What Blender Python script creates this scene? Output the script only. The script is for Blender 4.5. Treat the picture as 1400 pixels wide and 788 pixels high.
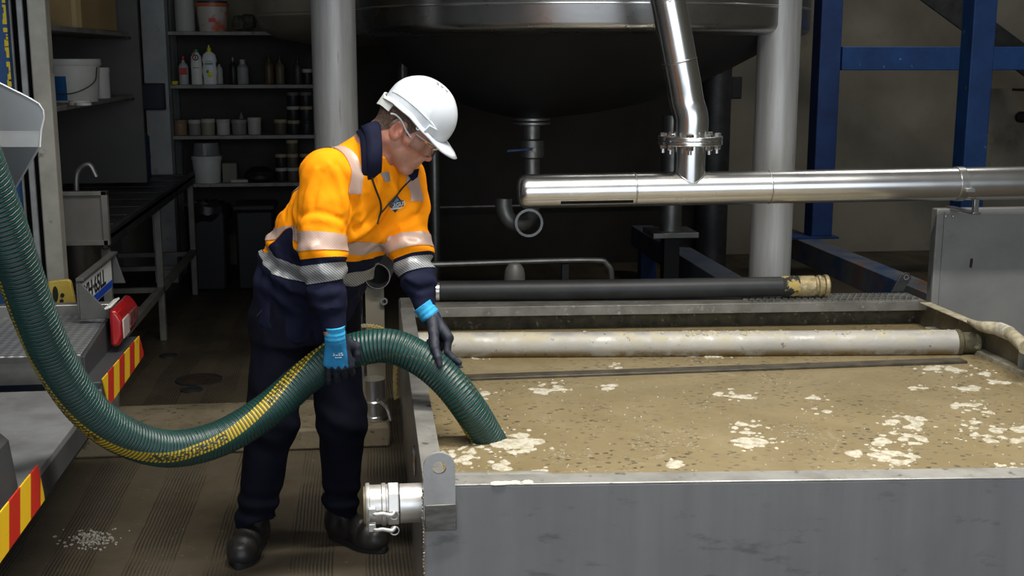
import bpy, bmesh, math, random
import numpy as np
from mathutils import Vector, Matrix
random.seed(7)
SC = bpy.context.scene
COL = SC.collection
for o in list(bpy.data.objects): bpy.data.objects.remove(o)

# ---------------------------------------------------------------- camera
CAM_H = 1.72; FPX = 1650.0; YAW = math.radians(7.1); PIT = math.radians(10.8)
cam = bpy.data.cameras.new('camera'); cam_o = bpy.data.objects.new('camera', cam); COL.objects.link(cam_o)
cam.sensor_width = 36.0; cam.lens = FPX / 1400 * 36.0; cam.clip_start = 0.05; cam.clip_end = 100
cam_o.location = (0, 0, CAM_H); cam_o.rotation_euler = (math.pi / 2 - PIT, 0, -YAW)
SC.camera = cam_o

# ---------------------------------------------------------------- world, lights, exposure
SC.view_settings.view_transform = 'Standard'; SC.view_settings.look = 'None'
SC.view_settings.gamma = 1.0; SC.view_settings.use_curve_mapping = False
SC.view_settings.exposure = 0.0
W = bpy.data.worlds.new('world'); SC.world = W; W.use_nodes = True
W.node_tree.nodes['Background'].inputs[0].default_value = (0.75, 0.85, 1.0, 1)
W.node_tree.nodes['Background'].inputs[1].default_value = 0.6

def area(name, loc, target, sx, sy, power, col=(1, 1, 1), spread=180):
    l = bpy.data.lights.new(name, 'AREA'); l.shape = 'RECTANGLE'; l.size = sx; l.size_y = sy
    l.energy = power; l.color = col; l.spread = math.radians(spread)
    o = bpy.data.objects.new(name, l); COL.objects.link(o); o.location = loc
    d = Vector(target) - Vector(loc)
    o.rotation_euler = d.to_track_quat('-Z', 'Y').to_euler()
    return o
# area light added for unseen door daylight, widened to brighten the vessel shell
area('door_fill', (1.0, -3.6, 2.4), (0.9, 3.8, 0.9), 8.4, 3.8, 235, (0.86, 0.93, 1.0))
# unseen linear lamps over tank and truck bay, third added to brighten rear wall
LAMPS = [((1.5, 3.1, 4.6), 2.8, 120, 110), ((-0.3, 2.2, 4.6), 2.4, 60, 110), ((3.9, 7.2, 4.9), 1.2, 34, 150)]
for loc, ln, pw, sp in LAMPS:
    area('unseen_linear_lamp_light', (loc[0], loc[1], loc[2] - 0.07), (loc[0], loc[1], 0), ln, 0.22, pw, (1.0, 0.97, 0.9), sp)

# ---------------------------------------------------------------- placing helpers (metres, real distances)
_fw = np.array([math.sin(YAW) * math.cos(PIT), math.cos(YAW) * math.cos(PIT), -math.sin(PIT)])
_rt = np.array([math.cos(YAW), -math.sin(YAW), 0.0]); _up = np.cross(_rt, _fw); _C = np.array([0, 0, CAM_H])
def ray(x, y): return _fw + _rt * (x - 700) / FPX - _up * (y - 394) / FPX
def ay(x, y, Y): r = ray(x, y); return _C + r * Y / r[1]
def az(x, y, z): r = ray(x, y); return _C + r * (z - CAM_H) / r[2]
def ax(x, y, X): r = ray(x, y); return _C + r * X / r[0]

# ---------------------------------------------------------------- materials
MATS = {}
def M(name, col, rough=0.5, metal=0.0, c2=None, scale=6.0, lo=0.4, hi=0.65, c3=None, s3=2.0, lo3=0.5, hi3=0.7,
      bump=0.0, bscale=80.0, stretch=(1, 1, 1), rvar=0.0, alpha=1.0, trans=0.0, emit=None, coat=0.0, aniso=False, ior=1.45, bdist=0.004, sheen=0.0):
    if name in MATS: return MATS[name]
    m = bpy.data.materials.new(name); m.use_nodes = True
    n = m.node_tree.nodes; L = m.node_tree.links; b = n['Principled BSDF']
    c4 = lambda c: (*c, 1.0)
    b.inputs['Base Color'].default_value = c4(col); b.inputs['Roughness'].default_value = rough
    b.inputs['Metallic'].default_value = metal; b.inputs['Alpha'].default_value = alpha
    b.inputs['Transmission Weight'].default_value = trans; b.inputs['IOR'].default_value = ior
    b.inputs['Coat Weight'].default_value = coat
    b.inputs['Sheen Weight'].default_value = sheen
    if emit: b.inputs['Emission Color'].default_value = c4(emit[0]); b.inputs['Emission Strength'].default_value = emit[1]
    if c2 or c3 or bump or rvar:
        tc = n.new('ShaderNodeTexCoord'); mp = n.new('ShaderNodeMapping'); mp.inputs['Scale'].default_value = stretch
        L.new(tc.outputs['Object'], mp.inputs[0])
        def noise(s, det=6.0, rg=0.6, vec=None):
            t = n.new('ShaderNodeTexNoise'); t.inputs['Scale'].default_value = s; t.inputs['Detail'].default_value = det
            t.inputs['Roughness'].default_value = rg; L.new((vec or mp).outputs[0], t.inputs[0]); return t
        def ramp(src, a, c):
            r = n.new('ShaderNodeMapRange'); r.inputs['From Min'].default_value = a; r.inputs['From Max'].default_value = c
            L.new(src, r.inputs['Value']); return r.outputs[0]
        cur = None
        if c2:
            t = noise(scale); f = ramp(t.outputs[0], lo, hi)
            x = n.new('ShaderNodeMix'); x.data_type = 'RGBA'; x.inputs[6].default_value = c4(col); x.inputs[7].default_value = c4(c2)
            L.new(f, x.inputs[0]); cur = x.outputs[2]
        if c3:
            t = noise(s3, 8.0, 0.65, tc if False else mp); f = ramp(t.outputs[0], lo3, hi3)
            x = n.new('ShaderNodeMix'); x.data_type = 'RGBA'; x.inputs[7].default_value = c4(c3)
            if cur: L.new(cur, x.inputs[6])
            else: x.inputs[6].default_value = c4(col)
            L.new(f, x.inputs[0]); cur = x.outputs[2]
        if cur: L.new(cur, b.inputs['Base Color'])
        if rvar:
            t = noise(scale * 1.7); r = n.new('ShaderNodeMapRange'); r.inputs['From Min'].default_value = 0.3; r.inputs['From Max'].default_value = 0.7
            r.inputs['To Min'].default_value = max(0.03, rough - rvar); r.inputs['To Max'].default_value = min(1, rough + rvar)
            L.new(t.outputs[0], r.inputs['Value']); L.new(r.outputs[0], b.inputs['Roughness'])
        if bump:
            t = noise(bscale); bp = n.new('ShaderNodeBump'); bp.inputs['Strength'].default_value = bump; bp.inputs['Distance'].default_value = bdist
            L.new(t.outputs[0], bp.inputs['Height']); L.new(bp.outputs[0], b.inputs['Normal'])
    MATS[name] = m
    return m

# node chain helper for special materials
class NT:
    def __init__(s, name):
        s.m = bpy.data.materials.new(name); s.m.use_nodes = True; s.n = s.m.node_tree.nodes; s.l = s.m.node_tree.links
        s.b = s.n['Principled BSDF']; MATS[name] = s.m
        s.tc = s.n.new('ShaderNodeTexCoord')
    def sep(s, out):
        x = s.n.new('ShaderNodeSeparateXYZ'); s.l.new(out, x.inputs[0]); return x.outputs
    def comb(s, x, y, z):
        c = s.n.new('ShaderNodeCombineXYZ')
        for i, v in enumerate((x, y, z)): s.set(c.inputs[i], v)
        return c.outputs[0]
    def set(s, inp, v):
        if isinstance(v, (int, float)): inp.default_value = v
        elif isinstance(v, tuple): inp.default_value = v if len(v) == 4 else (*v, 1.0)
        else: s.l.new(v, inp)
    def math(s, op, a, b=0.0, c=None, clamp=False):
        x = s.n.new('ShaderNodeMath'); x.operation = op; x.use_clamp = clamp
        s.set(x.inputs[0], a); s.set(x.inputs[1], b)
        if c is not None: s.set(x.inputs[2], c)
        return x.outputs[0]
    def noise(s, vec, scale, det=4.0, rg=0.55, dist=0.0):
        t = s.n.new('ShaderNodeTexNoise'); s.l.new(vec, t.inputs[0]); t.inputs['Scale'].default_value = scale
        t.inputs['Detail'].default_value = det; t.inputs['Roughness'].default_value = rg; t.inputs['Distortion'].default_value = dist
        return t.outputs[0]
    def vor(s, vec, scale, feat='F1'):
        t = s.n.new('ShaderNodeTexVoronoi'); s.l.new(vec, t.inputs[0]); t.inputs['Scale'].default_value = scale; t.feature = feat
        return t.outputs
    def rng(s, v, a, b, c=0.0, d=1.0):
        r = s.n.new('ShaderNodeMapRange'); s.set(r.inputs['Value'], v)
        for k, x in zip(('From Min', 'From Max', 'To Min', 'To Max'), (a, b, c, d)): r.inputs[k].default_value = x
        return r.outputs[0]
    def mix(s, f, a, b):
        x = s.n.new('ShaderNodeMix'); x.data_type = 'RGBA'
        s.set(x.inputs[0], f); s.set(x.inputs[6], a); s.set(x.inputs[7], b); return x.outputs[2]
    def map(s, vec, scale=(1, 1, 1), rot=(0, 0, 0)):
        x = s.n.new('ShaderNodeMapping'); s.l.new(vec, x.inputs[0]); x.inputs['Scale'].default_value = scale; x.inputs['Rotation'].default_value = rot
        return x.outputs[0]
    def bump(s, h, st=0.5, dist=0.005):
        x = s.n.new('ShaderNodeBump'); s.set(x.inputs['Height'], h); x.inputs['Strength'].default_value = st; x.inputs['Distance'].default_value = dist
        s.l.new(x.outputs[0], s.b.inputs['Normal'])
    def out(s, col=None, rough=None, metal=None):
        if col is not None: s.set(s.b.inputs['Base Color'], col)
        if rough is not None: s.set(s.b.inputs['Roughness'], rough)
        if metal is not None: s.set(s.b.inputs['Metallic'], metal)
        return s.m

# ---------------------------------------------------------------- geometry builder
def unit(v): v = np.asarray(v, float); return v / (np.linalg.norm(v) + 1e-12)
def frame(d):
    d = unit(d); r = np.array([0, 0, 1.0]) if abs(d[2]) < 0.9 else np.array([1.0, 0, 0])
    u = unit(np.cross(r, d)); return u, np.cross(d, u), d
class G:
    def __init__(s): s.v = []; s.f = []
    def add(s, vs, fs):
        n = len(s.v); s.v += [tuple(float(c) for c in p) for p in vs]; s.f += [tuple(i + n for i in f) for f in fs]; return s
    def box(s, c, size, rz=0.0, R=None):
        c = np.array(c, float); h = np.array(size, float) / 2
        if R is None: R = np.array([[math.cos(rz), -math.sin(rz), 0], [math.sin(rz), math.cos(rz), 0], [0, 0, 1]])
        vs = [c + R @ (h * np.array(q)) for q in [(-1,-1,-1),(1,-1,-1),(1,1,-1),(-1,1,-1),(-1,-1,1),(1,-1,1),(1,1,1),(-1,1,1)]]
        return s.add(vs, [(0,3,2,1),(4,5,6,7),(0,1,5,4),(1,2,6,5),(2,3,7,6),(3,0,4,7)])
    def bb(s, lo, hi):
        lo = np.array(lo, float); hi = np.array(hi, float); return s.box((lo + hi) / 2, hi - lo)
    def beam(s, a, b, w, h, upv=(0, 0, 1)):
        a = np.array(a, float); b = np.array(b, float); d = unit(b - a); x = unit(np.cross(upv, d)); u = np.cross(d, x)
        return s.box((a + b) / 2, (w, np.linalg.norm(b - a), h), R=np.stack([x, d, u], 1))
    def cyl(s, a, b, r, r2=None, seg=24, cap=True):
        return s.tube([a, b], [r, r if r2 is None else r2], seg, cap)
    def tube(s, path, r, seg=16, cap=True):
        path = [np.array(p, float) for p in path]; n = len(path)
        rs = list(r) if hasattr(r, '__len__') else [r] * n
        T = [unit(path[min(i + 1, n - 1)] - path[max(i - 1, 0)]) for i in range(n)]
        u, w, _ = frame(T[0]); vs = []
        for i in range(n):
            u = unit(u - T[i] * (u @ T[i])); w = np.cross(T[i], u)
            vs += [path[i] + rs[i] * (math.cos(2 * math.pi * k / seg) * u + math.sin(2 * math.pi * k / seg) * w) for k in range(seg)]
        fs = [(i * seg + k, i * seg + (k + 1) % seg, (i + 1) * seg + (k + 1) % seg, (i + 1) * seg + k) for i in range(n - 1) for k in range(seg)]
        if cap: fs += [tuple(range(seg))[::-1], tuple((n - 1) * seg + k for k in range(seg))]
        return s.add(vs, fs)
    def lathe(s, prof, base, axis=(0, 0, 1), seg=28, cap=True):   # prof: (radius, height along axis)
        u, w, d = frame(axis); base = np.array(base, float)
        vs = [base + d * h + r * (math.cos(2 * math.pi * k / seg) * u + math.sin(2 * math.pi * k / seg) * w) for r, h in prof for k in range(seg)]
        n = len(prof)
        fs = [(i * seg + k, i * seg + (k + 1) % seg, (i + 1) * seg + (k + 1) % seg, (i + 1) * seg + k) for i in range(n - 1) for k in range(seg)]
        if cap: fs += [tuple(range(seg))[::-1], tuple((n - 1) * seg + k for k in range(seg))]
        return s.add(vs, fs)
    def prism(s, poly, ext):
        n = len(poly); a = [np.array(p, float) for p in poly]; e = np.array(ext, float)
        vs = a + [p + e for p in a]
        fs = [tuple(range(n))[::-1], tuple(range(n, 2 * n))] + [(i, (i + 1) % n, (i + 1) % n + n, i + n) for i in range(n)]
        return s.add(vs, fs)
    def ring(s, c, axis, ro, ri, th, seg=28):   # flat washer with a hole
        return s.lathe([(ri, 0), (ro, 0), (ro, th), (ri, th), (ri, 0)], np.array(c, float), axis, seg, cap=False)

def obj(name, g, m, parent=None, base=None, bevel=0.0, seg=2, smooth=35, label=None, cat=None, group=None, kind=None, uv=None):
    """one mesh object; vertices are given in world metres and stored relative to the base"""
    v = np.array(g.v if isinstance(g, G) else g[0], float); f = g.f if isinstance(g, G) else g[1]
    if parent is not None: org = np.array(parent['_o'][:]) if '_o' in parent else np.array(parent.location)
    elif base is not None: org = np.array(base, float)
    else: lo, hi = v.min(0), v.max(0); org = np.array([(lo[0] + hi[0]) / 2, (lo[1] + hi[1]) / 2, lo[2]])
    me = bpy.data.meshes.new(name)
    vv = v - org
    me.from_pydata(vv.tolist(), [], [tuple(int(i) for i in q) for q in f]); me.update()
    bm = bmesh.new(); bm.from_mesh(me); bmesh.ops.recalc_face_normals(bm, faces=bm.faces); bm.to_mesh(me); bm.free()
    if smooth:
        me.polygons.foreach_set('use_smooth', [True] * len(me.polygons))
        if smooth < 180: me.set_sharp_from_angle(angle=math.radians(smooth))
    o = bpy.data.objects.new(name, me); COL.objects.link(o)
    me.materials.append(m)
    if parent is not None: o.parent = parent
    else: o.location = org
    ORG[o.name] = org; o['_o'] = [float(c) for c in org]
    if bevel:
        b = o.modifiers.new('bevel', 'BEVEL'); b.width = bevel; b.segments = seg; b.limit_method = 'ANGLE'; b.angle_limit = math.radians(40)
    tag(o, label, cat, group, kind)
    return o
ORG = {}
def tag(o, label=None, cat=None, group=None, kind=None):
    for k, x in (('label', label), ('category', cat), ('group', group), ('kind', kind)):
        if x: o[k] = x
    return o
def thing(name, base, label, cat, group=None):
    o = bpy.data.objects.new(name, None); COL.objects.link(o); o.location = base; o.empty_display_size = 0.1
    o['_o'] = [float(c) for c in base]
    return tag(o, label, cat, group)
def struct(name, g, m, **k): return obj(name, g, m, kind='structure', smooth=k.pop('smooth', 30), **k)
def spline(pts, n):
    P = [np.array(p, float) for p in pts]; P = [2 * P[0] - P[1]] + P + [2 * P[-1] - P[-2]]; out = []
    for i in range(1, len(P) - 2):
        for k in range(n):
            t = k / n; a, b, c, d = P[i - 1:i + 3]
            out.append(0.5 * (2 * b + (c - a) * t + (2 * a - 5 * b + 4 * c - d) * t * t + (3 * b - a - 3 * c + d) * t ** 3))
    out.append(P[-2]); return out
def resample(path, step):
    p = np.array(path); d = np.r_[0, np.cumsum(np.linalg.norm(np.diff(p, axis=0), axis=1))]
    n = max(2, int(d[-1] / step)); t = np.linspace(0, d[-1], n)
    return np.stack([np.interp(t, d, p[:, k]) for k in range(3)], 1), t

# ---------------------------------------------------------------- mesh clipping
def tris(f): f = np.asarray(f); return np.concatenate([f[:, [0, 1, 2]], f[:, [0, 2, 3]]]) if f.shape[1] == 4 else f
def clip(v, t, f):
    """keep the part of a triangle mesh where the vertex field f is positive, cutting triangles cleanly"""
    v = np.asarray(v); ins = f > 0; cnt = ins[t].sum(1); out = [t[cnt == 3]]; nv = list(v); cache = {}
    def cut(a, b):
        k = (a, b) if a < b else (b, a)
        if k not in cache:
            s = f[k[0]] / (f[k[0]] - f[k[1]]); cache[k] = len(nv); nv.append(v[k[0]] + s * (v[k[1]] - v[k[0]]))
        return cache[k]
    ex = []
    for tri in t[(cnt == 1) | (cnt == 2)]:
        i = ins[tri]
        if i.sum() == 1:
            k = int(np.argmax(i)); a, b, c = tri[k], tri[(k + 1) % 3], tri[(k + 2) % 3]; ex.append((a, cut(a, b), cut(a, c)))
        else:
            k = int(np.argmin(i)); a, b, c = tri[k], tri[(k + 1) % 3], tri[(k + 2) % 3]; x, y = cut(a, b), cut(a, c); ex += [(x, b, c), (x, c, y)]
    if ex: out.append(np.array(ex))
    T_ = np.concatenate(out); nv = np.array(nv); us = np.unique(T_); mp = -np.ones(len(nv), int); mp[us] = np.arange(len(us))
    return nv[us], mp[T_]

def blobs(rr, items, z0, cell=.005, hmax=.006):
    """organic merged patches: items = (x, y, radius); returns one mesh as (verts, faces)"""
    it = np.array(items); R = it[:, 2].max() * 1.6; x0, y0 = it[:, 0].min() - R, it[:, 1].min() - R; nx = int((it[:, 0].max() + R - x0) / cell) + 1; ny = int((it[:, 1].max() + R - y0) / cell) + 1
    X, Y = np.meshgrid(x0 + cell * np.arange(nx + 1), y0 + cell * np.arange(ny + 1), indexing='ij'); F = np.zeros_like(X)
    for x, y, r in it: F += np.exp(-((X - x) ** 2 + (Y - y) ** 2) / (r * .75) ** 2)
    F += .16 * np.sin(X * 310 + 2 * np.sin(Y * 170)) * np.sin(Y * 340 + 1.7 * np.sin(X * 190)) - .55
    Z = z0 + hmax * np.clip(F, 0, .7) ** .5 - .0012 + .0012 * np.sin(X * 900) * np.sin(Y * 870) * (F > .1)
    v = np.stack([X, Y, Z], -1).reshape(-1, 3); k = np.arange((nx + 1) * (ny + 1)).reshape(nx + 1, ny + 1)
    q = np.stack([k[:-1, :-1], k[1:, :-1], k[1:, 1:], k[:-1, 1:]], -1).reshape(-1, 4); m = (F.ravel()[q] > 0).any(1)
    return clip(v, tris(q[m]), F.ravel())
# ================================================================ materials used widely
STEEL = M('stainless', (0.66, 0.66, 0.65), 0.3, 1.0, c2=(0.48, 0.48, 0.47), scale=3, stretch=(1, 1, 1), rvar=0.08, bump=0.05, bscale=14)
STEELP = M('polished_pipe', (0.80, 0.80, 0.79), 0.25, 1.0, c2=(0.74, 0.74, 0.73), scale=3, rvar=0.03, bump=0.0, bscale=30)
STEELD = M('dull_steel', (0.34, 0.34, 0.33), 0.42, 0.85, c2=(0.22, 0.22, 0.21), scale=5, rvar=0.1, bump=0.1, bscale=40)
DARK = M('dark_steel', (0.035, 0.036, 0.038), 0.5, 0.6, c2=(0.06, 0.06, 0.06), scale=9, bump=0.1)
BLACK = M('black_rubber', (0.012, 0.012, 0.013), 0.55)
BLUE = M('blue_paint', (0.012, 0.05, 0.17), 0.5, 0.0, c2=(0.018, 0.075, 0.24), scale=5, c3=(0.30, 0.31, 0.30), s3=16, lo3=0.64, hi3=0.7, bump=0.15, bscale=40)
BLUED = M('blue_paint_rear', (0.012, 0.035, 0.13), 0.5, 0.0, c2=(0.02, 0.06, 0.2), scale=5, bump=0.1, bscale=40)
BLUER = M('blue_paint_rusty', (0.03, 0.07, 0.17), 0.6, 0.0, c2=(0.13, 0.135, 0.14), scale=4, lo=0.35, hi=0.6, c3=(0.20, 0.09, 0.035), s3=3.5, lo3=0.52, hi3=0.66, bump=0.2)

# ---- floor: broom-grooved concrete
t = NT('floor_concrete'); oc = t.tc.outputs['Object']; x, y, z = t.sep(oc)
wob = t.math('ADD', x, t.math('MULTIPLY', t.noise(oc, 1.5), 0.03))
saw = t.math('PINGPONG', t.math('MULTIPLY', wob, 1.0), 0.0065)
lane = t.math('PINGPONG', t.math('ADD', wob, t.math('MULTIPLY', t.noise(oc, 0.9, 1.0), 0.1)), 0.14)
lanem = t.rng(lane, 0.055, 0.065)
groove = t.math('MULTIPLY', t.rng(saw, 0.0018, 0.0034, 1.0, 0.0), t.math('MULTIPLY', lanem, t.rng(t.noise(oc, 3.0), 0.35, 0.55)))
n1 = t.noise(oc, 2.2, 8.0, 0.62); n2 = t.noise(oc, 70.0, 3.0, 0.6); n3 = t.noise(oc, 0.9, 4.0)
c = t.mix(t.rng(n1, 0.3, 0.7), (0.040, 0.031, 0.019), (0.086, 0.069, 0.046))
c = t.mix(t.rng(n3, 0.45, 0.65, 0, 0.6), c, (0.060, 0.044, 0.022))
c = t.mix(t.rng(n2, 0.62, 0.72, 0, 0.6), c, (0.025, 0.022, 0.018))
c = t.mix(t.rng(t.noise(oc, 45.0, 2.0), 0.68, 0.74, 0, 0.4), c, (0.20, 0.18, 0.15))
c = t.mix(t.math('MULTIPLY', groove, 0.75), c, (0.016, 0.013, 0.01))
t.bump(t.math('SUBTRACT', t.math('MULTIPLY', n2, 0.4), groove), 0.6, 0.006)
FLOOR = t.out(c, t.rng(n3, 0.4, 0.6, 0.42, 0.75))

KERB = M('kerb_concrete', (0.19, 0.155, 0.10), 0.75, c2=(0.11, 0.09, 0.055), scale=4, c3=(0.05, 0.042, 0.03), s3=22, lo3=0.56, hi3=0.66, bump=0.5, bscale=60)
WALLC = M('wall_concrete', (0.26, 0.235, 0.18), 0.85, c2=(0.19, 0.17, 0.125), scale=1.6, c3=(0.07, 0.06, 0.045), s3=1.1, lo3=0.58, hi3=0.75, bump=0.25, bscale=20)
WALLW = M('wall_whitewash', (0.42, 0.44, 0.44), 0.8, c2=(0.3, 0.31, 0.31), scale=3, c3=(0.12, 0.12, 0.12), s3=5, lo3=0.6, hi3=0.75, bump=0.2, bscale=30)
WALLD = M('shade_backing_brown', (0.022, 0.019, 0.016), 0.9, c2=(0.03, 0.026, 0.022), scale=3)
CEIL = M('ceiling_sheet', (0.5, 0.5, 0.49), 0.8, c2=(0.42, 0.42, 0.41), scale=1)
WALLF = M('wall_front_paint', (.6, .6, .58), .8, c2=(.5, .5, .48), scale=2)

struct('floor', G().bb((-7, -6, -0.1), (7, 10.6, 0)), FLOOR)
struct('wall_back', G().bb((-7, 10.3, 0), (7, 10.6, 5.6)), WALLC)
struct('wall_left', G().bb((-7.2, -6, 0), (-7, 10.6, 5.6)), WALLW)
struct('wall_right', G().bb((7, -6, 0), (7.2, 10.6, 5.6)), WALLC)
g = G().bb((-7, -6.2, 0), (-3.6, -6, 5.6)).bb((5.6, -6.2, 0), (7, -6, 5.6)).bb((-3.6, -6.2, 4.5), (5.6, -6, 5.6))
struct('wall_front', g, WALLF)
struct('ceiling', G().bb((-7.2, -6.2, 5.6), (7.2, 10.6, 5.75)), CEIL)
struct('wall_alcove', G().bb((-2.12, 5.72, 0), (-2.0, 10.3, 5.6)), WALLW)
struct('wall_shade_backing', G().bb((-0.15, 9.98, 0), (2.86, 10.1, 5.6)), WALLD)  # near-black wall added so the space behind the vessel reads as deep shade
# raised kerb slab across the drain
struct('trim_1', G().bb((-1.75, 5.22, 0), (0.10, 5.7, 0.1)), KERB, bevel=0.012)
# whitewashed pillar beside the shelving
p0 = ay(197, 100, 9.5); p1 = ay(229, 100, 9.5)
struct('wall_pillar', G().bb((p0[0], 9.5, 0), (p1[0], 10.3, 5.6)), WALLW)
# drain grates in the floor behind the kerb
for i, (px, py) in enumerate([(230, 487), (272, 520), (262, 534)]):
    q = az(px, py, 0.0)
    o = thing('floor_drain', (q[0], q[1], 0), ['small round iron floor drain nearest the steel bench', 'wide rusty iron cover set in the floor behind the kerb', 'small round iron floor drain just behind the kerb'][i], 'drain')
    r = [0.045, 0.11, 0.05][i]
    obj('cover', G().lathe([(r, 0.0), (r, 0.004), (r * 0.9, 0.006), (0.001, 0.006)], q, seg=20), M('drain_rust', (0.05, 0.03, 0.02), 0.6, 0.3, c2=(0.02, 0.015, 0.012), scale=30) if i == 1 else DARK, o)
    obj('rim', G().ring(q, (0, 0, 1), r * 1.15, r * 0.98, 0.007, 20), DARK, o)

# hanging lamps (out of the frame, they light the bay)
for i, (loc, ln, pw, sp) in enumerate(LAMPS):
    b = thing('unseen_linear_lamp', loc, ['unseen long white linear lamp hanging over the steel tank', 'unseen white linear lamp hanging over the truck bay', 'short white lamp added beside the blue frame to brighten the wall'][i], 'lamp')
    x, y, z = loc
    obj('housing', G().box((x, y, z), (ln + 0.1, 0.3, 0.09)), M('lamp_white', (0.8, 0.8, 0.78), 0.4), b, bevel=0.01)
    for s in (-1, 1): obj('hanger', G().cyl((x + s * ln * 0.4, y, z), (x + s * ln * 0.4, y, 5.6), 0.006, seg=6), DARK, b)

# flakes of pale debris scattered on the floor in front of the truck
g = G(); rr = random.Random(12)
for k in range(170):
    q = az(124 + rr.gauss(0, 17), 738 + rr.gauss(0, 6), 0); r_ = rr.uniform(.002, .007); g.box((q[0], q[1], .002), (r_ * 2, r_ * 1.3, .003), rz=rr.uniform(0, 3))
obj('floor_debris', g, M('debris', (.30, .28, .24), .9), None, label='scatter of pale flakes on the concrete beside the truck bumper', cat='debris', kind='stuff', smooth=0)
# ================================================================ the open steel tank
FL = np.array([0.145, 3.07]); FR = np.array([2.66, 2.855]); RR = np.array([2.62, 5.47]); RL = np.array([0.16, 5.65])
RIM = 0.6; LIQ = 0.48
def P3(p, z): return (p[0], p[1], z)
t = NT('tank_sheet'); oc = t.tc.outputs['Object']
st = t.map(oc, (9, 9, 0.6)); n1 = t.noise(st, 1.6, 6.0, 0.6); n2 = t.noise(oc, 2.2, 6.0, 0.6)
sm = t.map(oc, (5.0, 5.0, 13.0)); n3 = t.noise(sm, 1.5, 4.0, 0.6)
c = t.mix(t.rng(n1, 0.35, 0.7), (0.20, 0.202, 0.205), (0.24, 0.242, 0.245))
c = t.mix(t.rng(n2, 0.45, 0.62, 0, 0.5), c, (0.175, 0.175, 0.176))
c = t.mix(t.rng(n3, 0.60, 0.70, 0, 0.45), c, (0.07, 0.066, 0.06))
c = t.mix(t.rng(n1, 0.68, 0.76, 0, 0.4), c, (0.14, 0.125, 0.105))
t.bump(n2, 0.12, 0.01)
TANKM = t.out(c, t.rng(n2, 0.3, 0.7, 0.45, 0.6), 0.35)
RIMM = M('tank_rim', (0.46, 0.45, 0.42), 0.42, 0.7, c2=(0.32, 0.31, 0.285), scale=8, c3=(0.14, 0.125, 0.1), s3=26, lo3=0.6, hi3=0.7, bump=0.15, bscale=40)
SIDEM = M('tank_side', (0.44, 0.43, 0.42), 0.38, 0.9, c2=(0.28, 0.27, 0.265), scale=5, stretch=(5, 5, 0.4), c3=(0.2, 0.15, 0.13), s3=3, lo3=0.6, hi3=0.72, rvar=0.08)
CRUST = M('dried_crust', (0.43, 0.39, 0.28), 0.9, c2=(0.26, 0.22, 0.14), scale=24, c3=(0.10, 0.085, 0.055), s3=40, lo3=0.6, hi3=0.7, bump=0.9, bscale=55)
SCUM = M('scummy_wall', (0.10, 0.088, 0.05), 0.7, c2=(0.045, 0.038, 0.022), scale=22, c3=(0.32, 0.29, 0.2), s3=30, lo3=0.6, hi3=0.68, bump=0.8, bscale=45)
tank = thing('steel_tank', (0.145, 3.07, 0), 'open rectangular stainless steel tank full of tan slurry', 'tank')
def wall(name, a, b, z0, z1, th, m, side=1, bev=0.002):
    a = np.array(a); b = np.array(b); d = unit(b - a); n = np.array([-d[1], d[0]]) * side
    q = [P3(a, z0), P3(b, z0), P3(b + n * th, z0), P3(a + n * th, z0)]
    return obj(name, G().prism(q, (0, 0, z1 - z0)), m, tank, bevel=bev)
wall('front_wall', FL, FR, 0.0, RIM - 0.006, 0.008, TANKM, 1)
wall('side_wall', FL + (0, 0.008), RL, 0.0, RIM - 0.006, 0.008, SIDEM, -1)
SCUMR = M('scummy_side', (0.19, 0.165, 0.115), 0.7, 0.1, c2=(0.11, 0.095, 0.065), scale=9, c3=(0.34, 0.31, 0.23), s3=14, lo3=0.58, hi3=0.68, bump=0.6, bscale=45)
wall('side_wall', FR + (0, 0.008), RR, 0.0, RIM - 0.006, 0.008, SCUMR, 1)
wall('rear_wall', (RL[0] + 0.01, 5.50), (RR[0] - 0.01, 5.36), 0.0, RIM - 0.01, 0.008, SCUM, 1)
# folded rim flanges
wall('rim_flange', FL, FR, RIM - 0.006, RIM, 0.078, RIMM, 1)
wall('rim_flange', FL + (0, 0.055), (RL[0], 5.40), RIM - 0.006, RIM, 0.06, RIMM, -1)
wall('rim_flange', FR + (-0.004, 0.055), (RR[0], 5.24), RIM - 0.006, RIM, 0.05, CRUST, 1)
obj('floor_plate', G().prism([P3(FL + .009, 0.005), P3(FR + (-.009, .009), 0.005), P3(RR - .009, 0.005), P3(RL + (.009, -.009), 0.005)], (0, 0, 0.008)), STEELD, tank)
# weld bead along the front-left corner
wb = G(); rr = random.Random(3)
for k in range(60):
    z = 0.005 + k * 0.0098; wb.lathe([(0.001, -0.005), (0.004 + rr.random() * 0.0025, -0.002), (0.004 + rr.random() * 0.0025, 0.003), (0.001, 0.006)], (FL[0] - 0.001 + rr.uniform(-.001, .001), FL[1] - 0.001, z), seg=6)
obj('weld_bead', wb, STEELP, tank, kind='stuff')
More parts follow.
